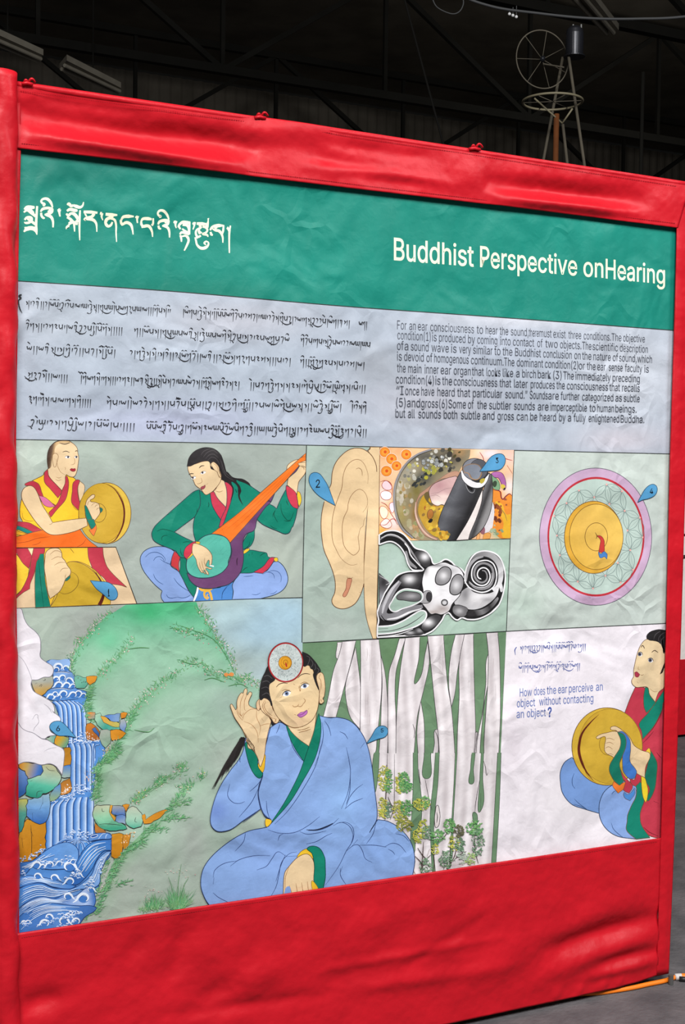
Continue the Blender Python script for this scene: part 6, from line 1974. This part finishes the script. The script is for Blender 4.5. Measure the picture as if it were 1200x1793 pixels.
link('cord_jacket', *tube_vf(smooth(cp), 0.0072, 10), M_ORANGE, cord, True)
tp = [at_z(x, y, FZ + 0.010) for x, y in ((1183, 1711), (1188, 1710.5), (1194, 1710.5), (1202, 1711), (1216, 1712))]
link('tape_wrap', *tube_vf(smooth(tp[:3]), 0.0105, 10), M_PALE, cord, True)
link('plug_end', *tube_vf(smooth(tp[2:]), 0.011, 10), M_ORANGE, cord, True)
link('plug_band', *tube_vf([at_z(1190, 1714, FZ + 0.008), at_z(1206, 1715, FZ + 0.008)], 0.008, 10), M_BLACK, cord, True)

# ------------------------------------------------------------------ the pipe stand with hoop, wheel and drum far behind
M_PIPE2 = mat('weathered_pipe', '5c564a', 0.7, 0.3, (8, 0.6, '3a352d'))
M_RUST = mat('orange_rusty_post', '6a3c1c', 0.8, 0.2, (10, 0.5, '452818'))
M_RIM = mat('tarnished_rim', '77705a', 0.6, 0.4)
M_DRUM = mat('dark_metal_drum', '26272c', 0.35, 0.5, metal=0.4)
D = 9.5
st = thing('pipe_stand', 'tall stand of pipes carrying a hoop and a spoked wheel, behind the banner top', 'stand')


def ground(p, q):                    # carry the line p-q on down to the floor
    t = (FZ - p.z) / (q.z - p.z)
    return p + (q - p) * t


hub = at_d(985, 216, D)
tops = [(996, 98, 1024, 290, D, 0.0), (986, 100, 953, 275, D + 0.2, 0.1), (986, 218, 993, 280, D - 0.05, 0)]
for x0, y0, x1, y1, d, dd in tops:
    p, q = at_d(x0, y0, d), at_d(x1, y1, d + dd - 0.05)
    link('leg', *tube_vf([p, ground(p, q)], 0.011, 10), M_PIPE2, st, True)
p, q = at_d(975, 200, D), at_d(973.5, 275, D)
g_ = ground(p, q)
link('post', *tube_vf([p, g_], 0.021, 12), M_RUST, st, True)
hc = at_d(968, 178, D)
R_ = 52 / FPX * D
ho = link('hoop', *tube_vf([hc + Vector((R_ * math.cos(2 * PI * i / 48), R_ * math.sin(2 * PI * i / 48), 0)) for i in range(48)], 0.009, 8, closed=True), M_RIM, st, True)
for x, y in ((936, 172), (1003, 190)):
    link('brace', *tube_vf([at_d(x, y, D - 0.05), hub], 0.007, 8), M_RIM, ho, True)
for k in range(3):
    an = 0.4 + k * PI / 3
    e = Vector((R_ * math.cos(an), R_ * math.sin(an), 0))
    link('spoke', *tube_vf([hc - e, hc + e], 0.003, 6), M_PIPE2, ho, True)
wc = at_d(950, 104, D + 0.1)
WR = 49 / FPX * D
ux, uz = ROT @ Vector((1, 0.25, 0)).normalized(), ROT @ Vector((0, 0, 1))
wh = link('wheel', *tube_vf([wc + ux * WR * math.cos(2 * PI * i / 56) + uz * WR * 1.05 * math.sin(2 * PI * i / 56) for i in range(56)], 0.005, 8, closed=True), M_PIPE2, st, True)
for k in range(7):
    an = 0.5 + k * 2 * PI / 7
    link('spoke', *tube_vf([wc, wc + ux * WR * math.cos(an) + uz * WR * 1.05 * math.sin(an)], 0.0028, 6), M_PIPE2, wh, True)
fw = (ROT @ Vector((0, 1, 0))).normalized()
link('wheel_hub', *tube_vf([wc - fw * 0.03, wc + fw * 0.03], 0.018, 12), M_DRUM, wh, True)
dc = at_d(1006, 100, D + 0.02)
dr = 15.5 / FPX * D
V, F = [], []
prof = [(dr * 1.22, 0.0), (dr * 1.22, 0.008), (dr, 0.012), (dr, 0.17), (dr * 0.92, 0.2), (dr * 0.6, 0.222), (0.012, 0.226)]
n = 28
for r, z in prof:
    for k in range(n):
        V.append(dc + Vector((r * math.cos(2 * PI * k / n), r * math.sin(2 * PI * k / n), z)))
for i in range(len(prof) - 1):
    for k in range(n):
        F.append((i * n + k, i * n + (k + 1) % n, (i + 1) * n + (k + 1) % n, (i + 1) * n + k))
F.append(tuple(range(n))[::-1])
F.append(tuple((len(prof) - 1) * n + k for k in range(n)))
dm = link('drum', V, F, M_DRUM, st)
for x in (1004, 1018):
    link('stud', *tube_vf([at_d(x, 52, D), at_d(x, 43, D)], 0.008, 8), M_PIPE, dm)
link('crosspiece', *tube_vf([at_d(952, 112, D + 0.08), at_d(988, 118, D)], 0.006, 8), M_PIPE2, st)

# ------------------------------------------------------------------ overhead things
M_FIX = mat('dull_fixture_metal', '9a9486', 0.7, 0.3, (4, 0.5, '7a7468'))
M_ROPE = mat('dark_rope', '1e1d1b', 0.9, 0.1)
M_CABLE = mat('grey_cable', '3a3b3c', 0.6, 0.3)
ZC = 7.6


def fixture(quad, label):
    p = [at_z(x, y, ZC) for x, y in quad]
    t = thing('strip_light', label, 'ceiling light', 'unlit strip lights under the roof')
    lo = p
    V = [v.copy() for v in lo] + [v + Vector((0, 0, 0.09)) for v in lo]
    link('housing', V, [(0, 1, 2, 3), (7, 6, 5, 4), (0, 4, 5, 1), (1, 5, 6, 2), (2, 6, 7, 3), (3, 7, 4, 0)], M_FIX, t)
    for k in (0.3, 0.7):
        a_ = lo[0] + (lo[1] - lo[0]) * k
        b_ = lo[3] + (lo[2] - lo[3]) * k
        o = Vector((0, 0, -0.03))
        link('tube', *tube_vf([a_ + o, b_ + o], 0.03, 8), M_FIX, t)
    c_ = (lo[0] + lo[2]) / 2
    link('hanger', *tube_vf([c_ + Vector((0, 0, 0.09)), Vector((c_.x, c_.y, 10.6))], 0.012, 6), M_STEEL, t)


fixture([(986, -14), (1032, -14), (1084, 53), (1054, 55)], 'unlit strip light high up at the right above the pipe stand')
fixture([(-40, 44), (-40, 66), (62, 106), (76, 97)], 'unlit strip light high up at the far left edge')
fixture([(117, 106), (104, 122), (205, 162), (212, 154)], 'unlit strip light low in the dark just above the left end of the banner')
hp = [at_d(x, y, 9.0) for x, y in ((700, -90), (790, -18), (860, 11), (940, 23), (1030, 32), (1120, 33), (1210, 28), (1400, 0))]
tag(link('cable', *tube_vf(smooth(hp, 8), 0.010, 8), M_CABLE, None, True), 'thick grey cable sagging across the top right of the picture', 'cable')
lp2 = [at_d(x, y, 9.4) for x, y in ((755, -10), (765, 12), (790, 24), (805, 20), (812, 4), (806, -14))]
tag(link('cable', *tube_vf(smooth(lp2, 8), 0.005, 6), M_CABLE, None, True), 'thin looped cable hanging at the top, left of the thick one', 'cable')
p, q = at_d(717, 30, 14), at_d(772, 235, 14)
u_ = (p - q).normalized()
tag(link('rope', *tube_vf([p + u_ * ((10.6 - p.z) / u_.z), ground(p, q)], 0.012, 6), M_ROPE), 'slanting thin rope hanging in the dark above the middle of the banner', 'rope')
p = at_d(1124, 240, 15)
tag(link('pole', *tube_vf([Vector((p.x, p.y, FZ)), Vector((p.x, p.y, 6.2))], 0.022, 8), M_STEEL, None, True), 'thin upright pole in the dark at the right of the pipe stand', 'pole')
M_BULB = mat('clear_bulb_glass', 'd8d8d8', 0.15, 0.6)
for k, (x, y) in enumerate(((892.5, 24.5), (898.5, 27), (904.5, 29.5))):
    c_ = at_d(x, y, 9.3)
    bm = bmesh.new()
    bmesh.ops.create_uvsphere(bm, u_segments=12, v_segments=8, radius=0.0115)
    me = bpy.data.meshes.new('bulb')
    bm.to_mesh(me)
    bm.free()
    me.materials.append(M_BULB)
    t = thing('bulb', ('left', 'middle', 'right')[k] + ' one of three tiny pale bulbs hanging under the grey cable', 'light bulb', 'three tiny bulbs', c_)
    g_ = bpy.data.objects.new('globe', me)
    C.objects.link(g_)
    g_.parent = t
    link('wire', *tube_vf([Vector((0, 0, 0.01)), Vector((0, 0, (9 + 5 * k) / FPX * 9.3))], 0.003, 6), M_CABLE, t)
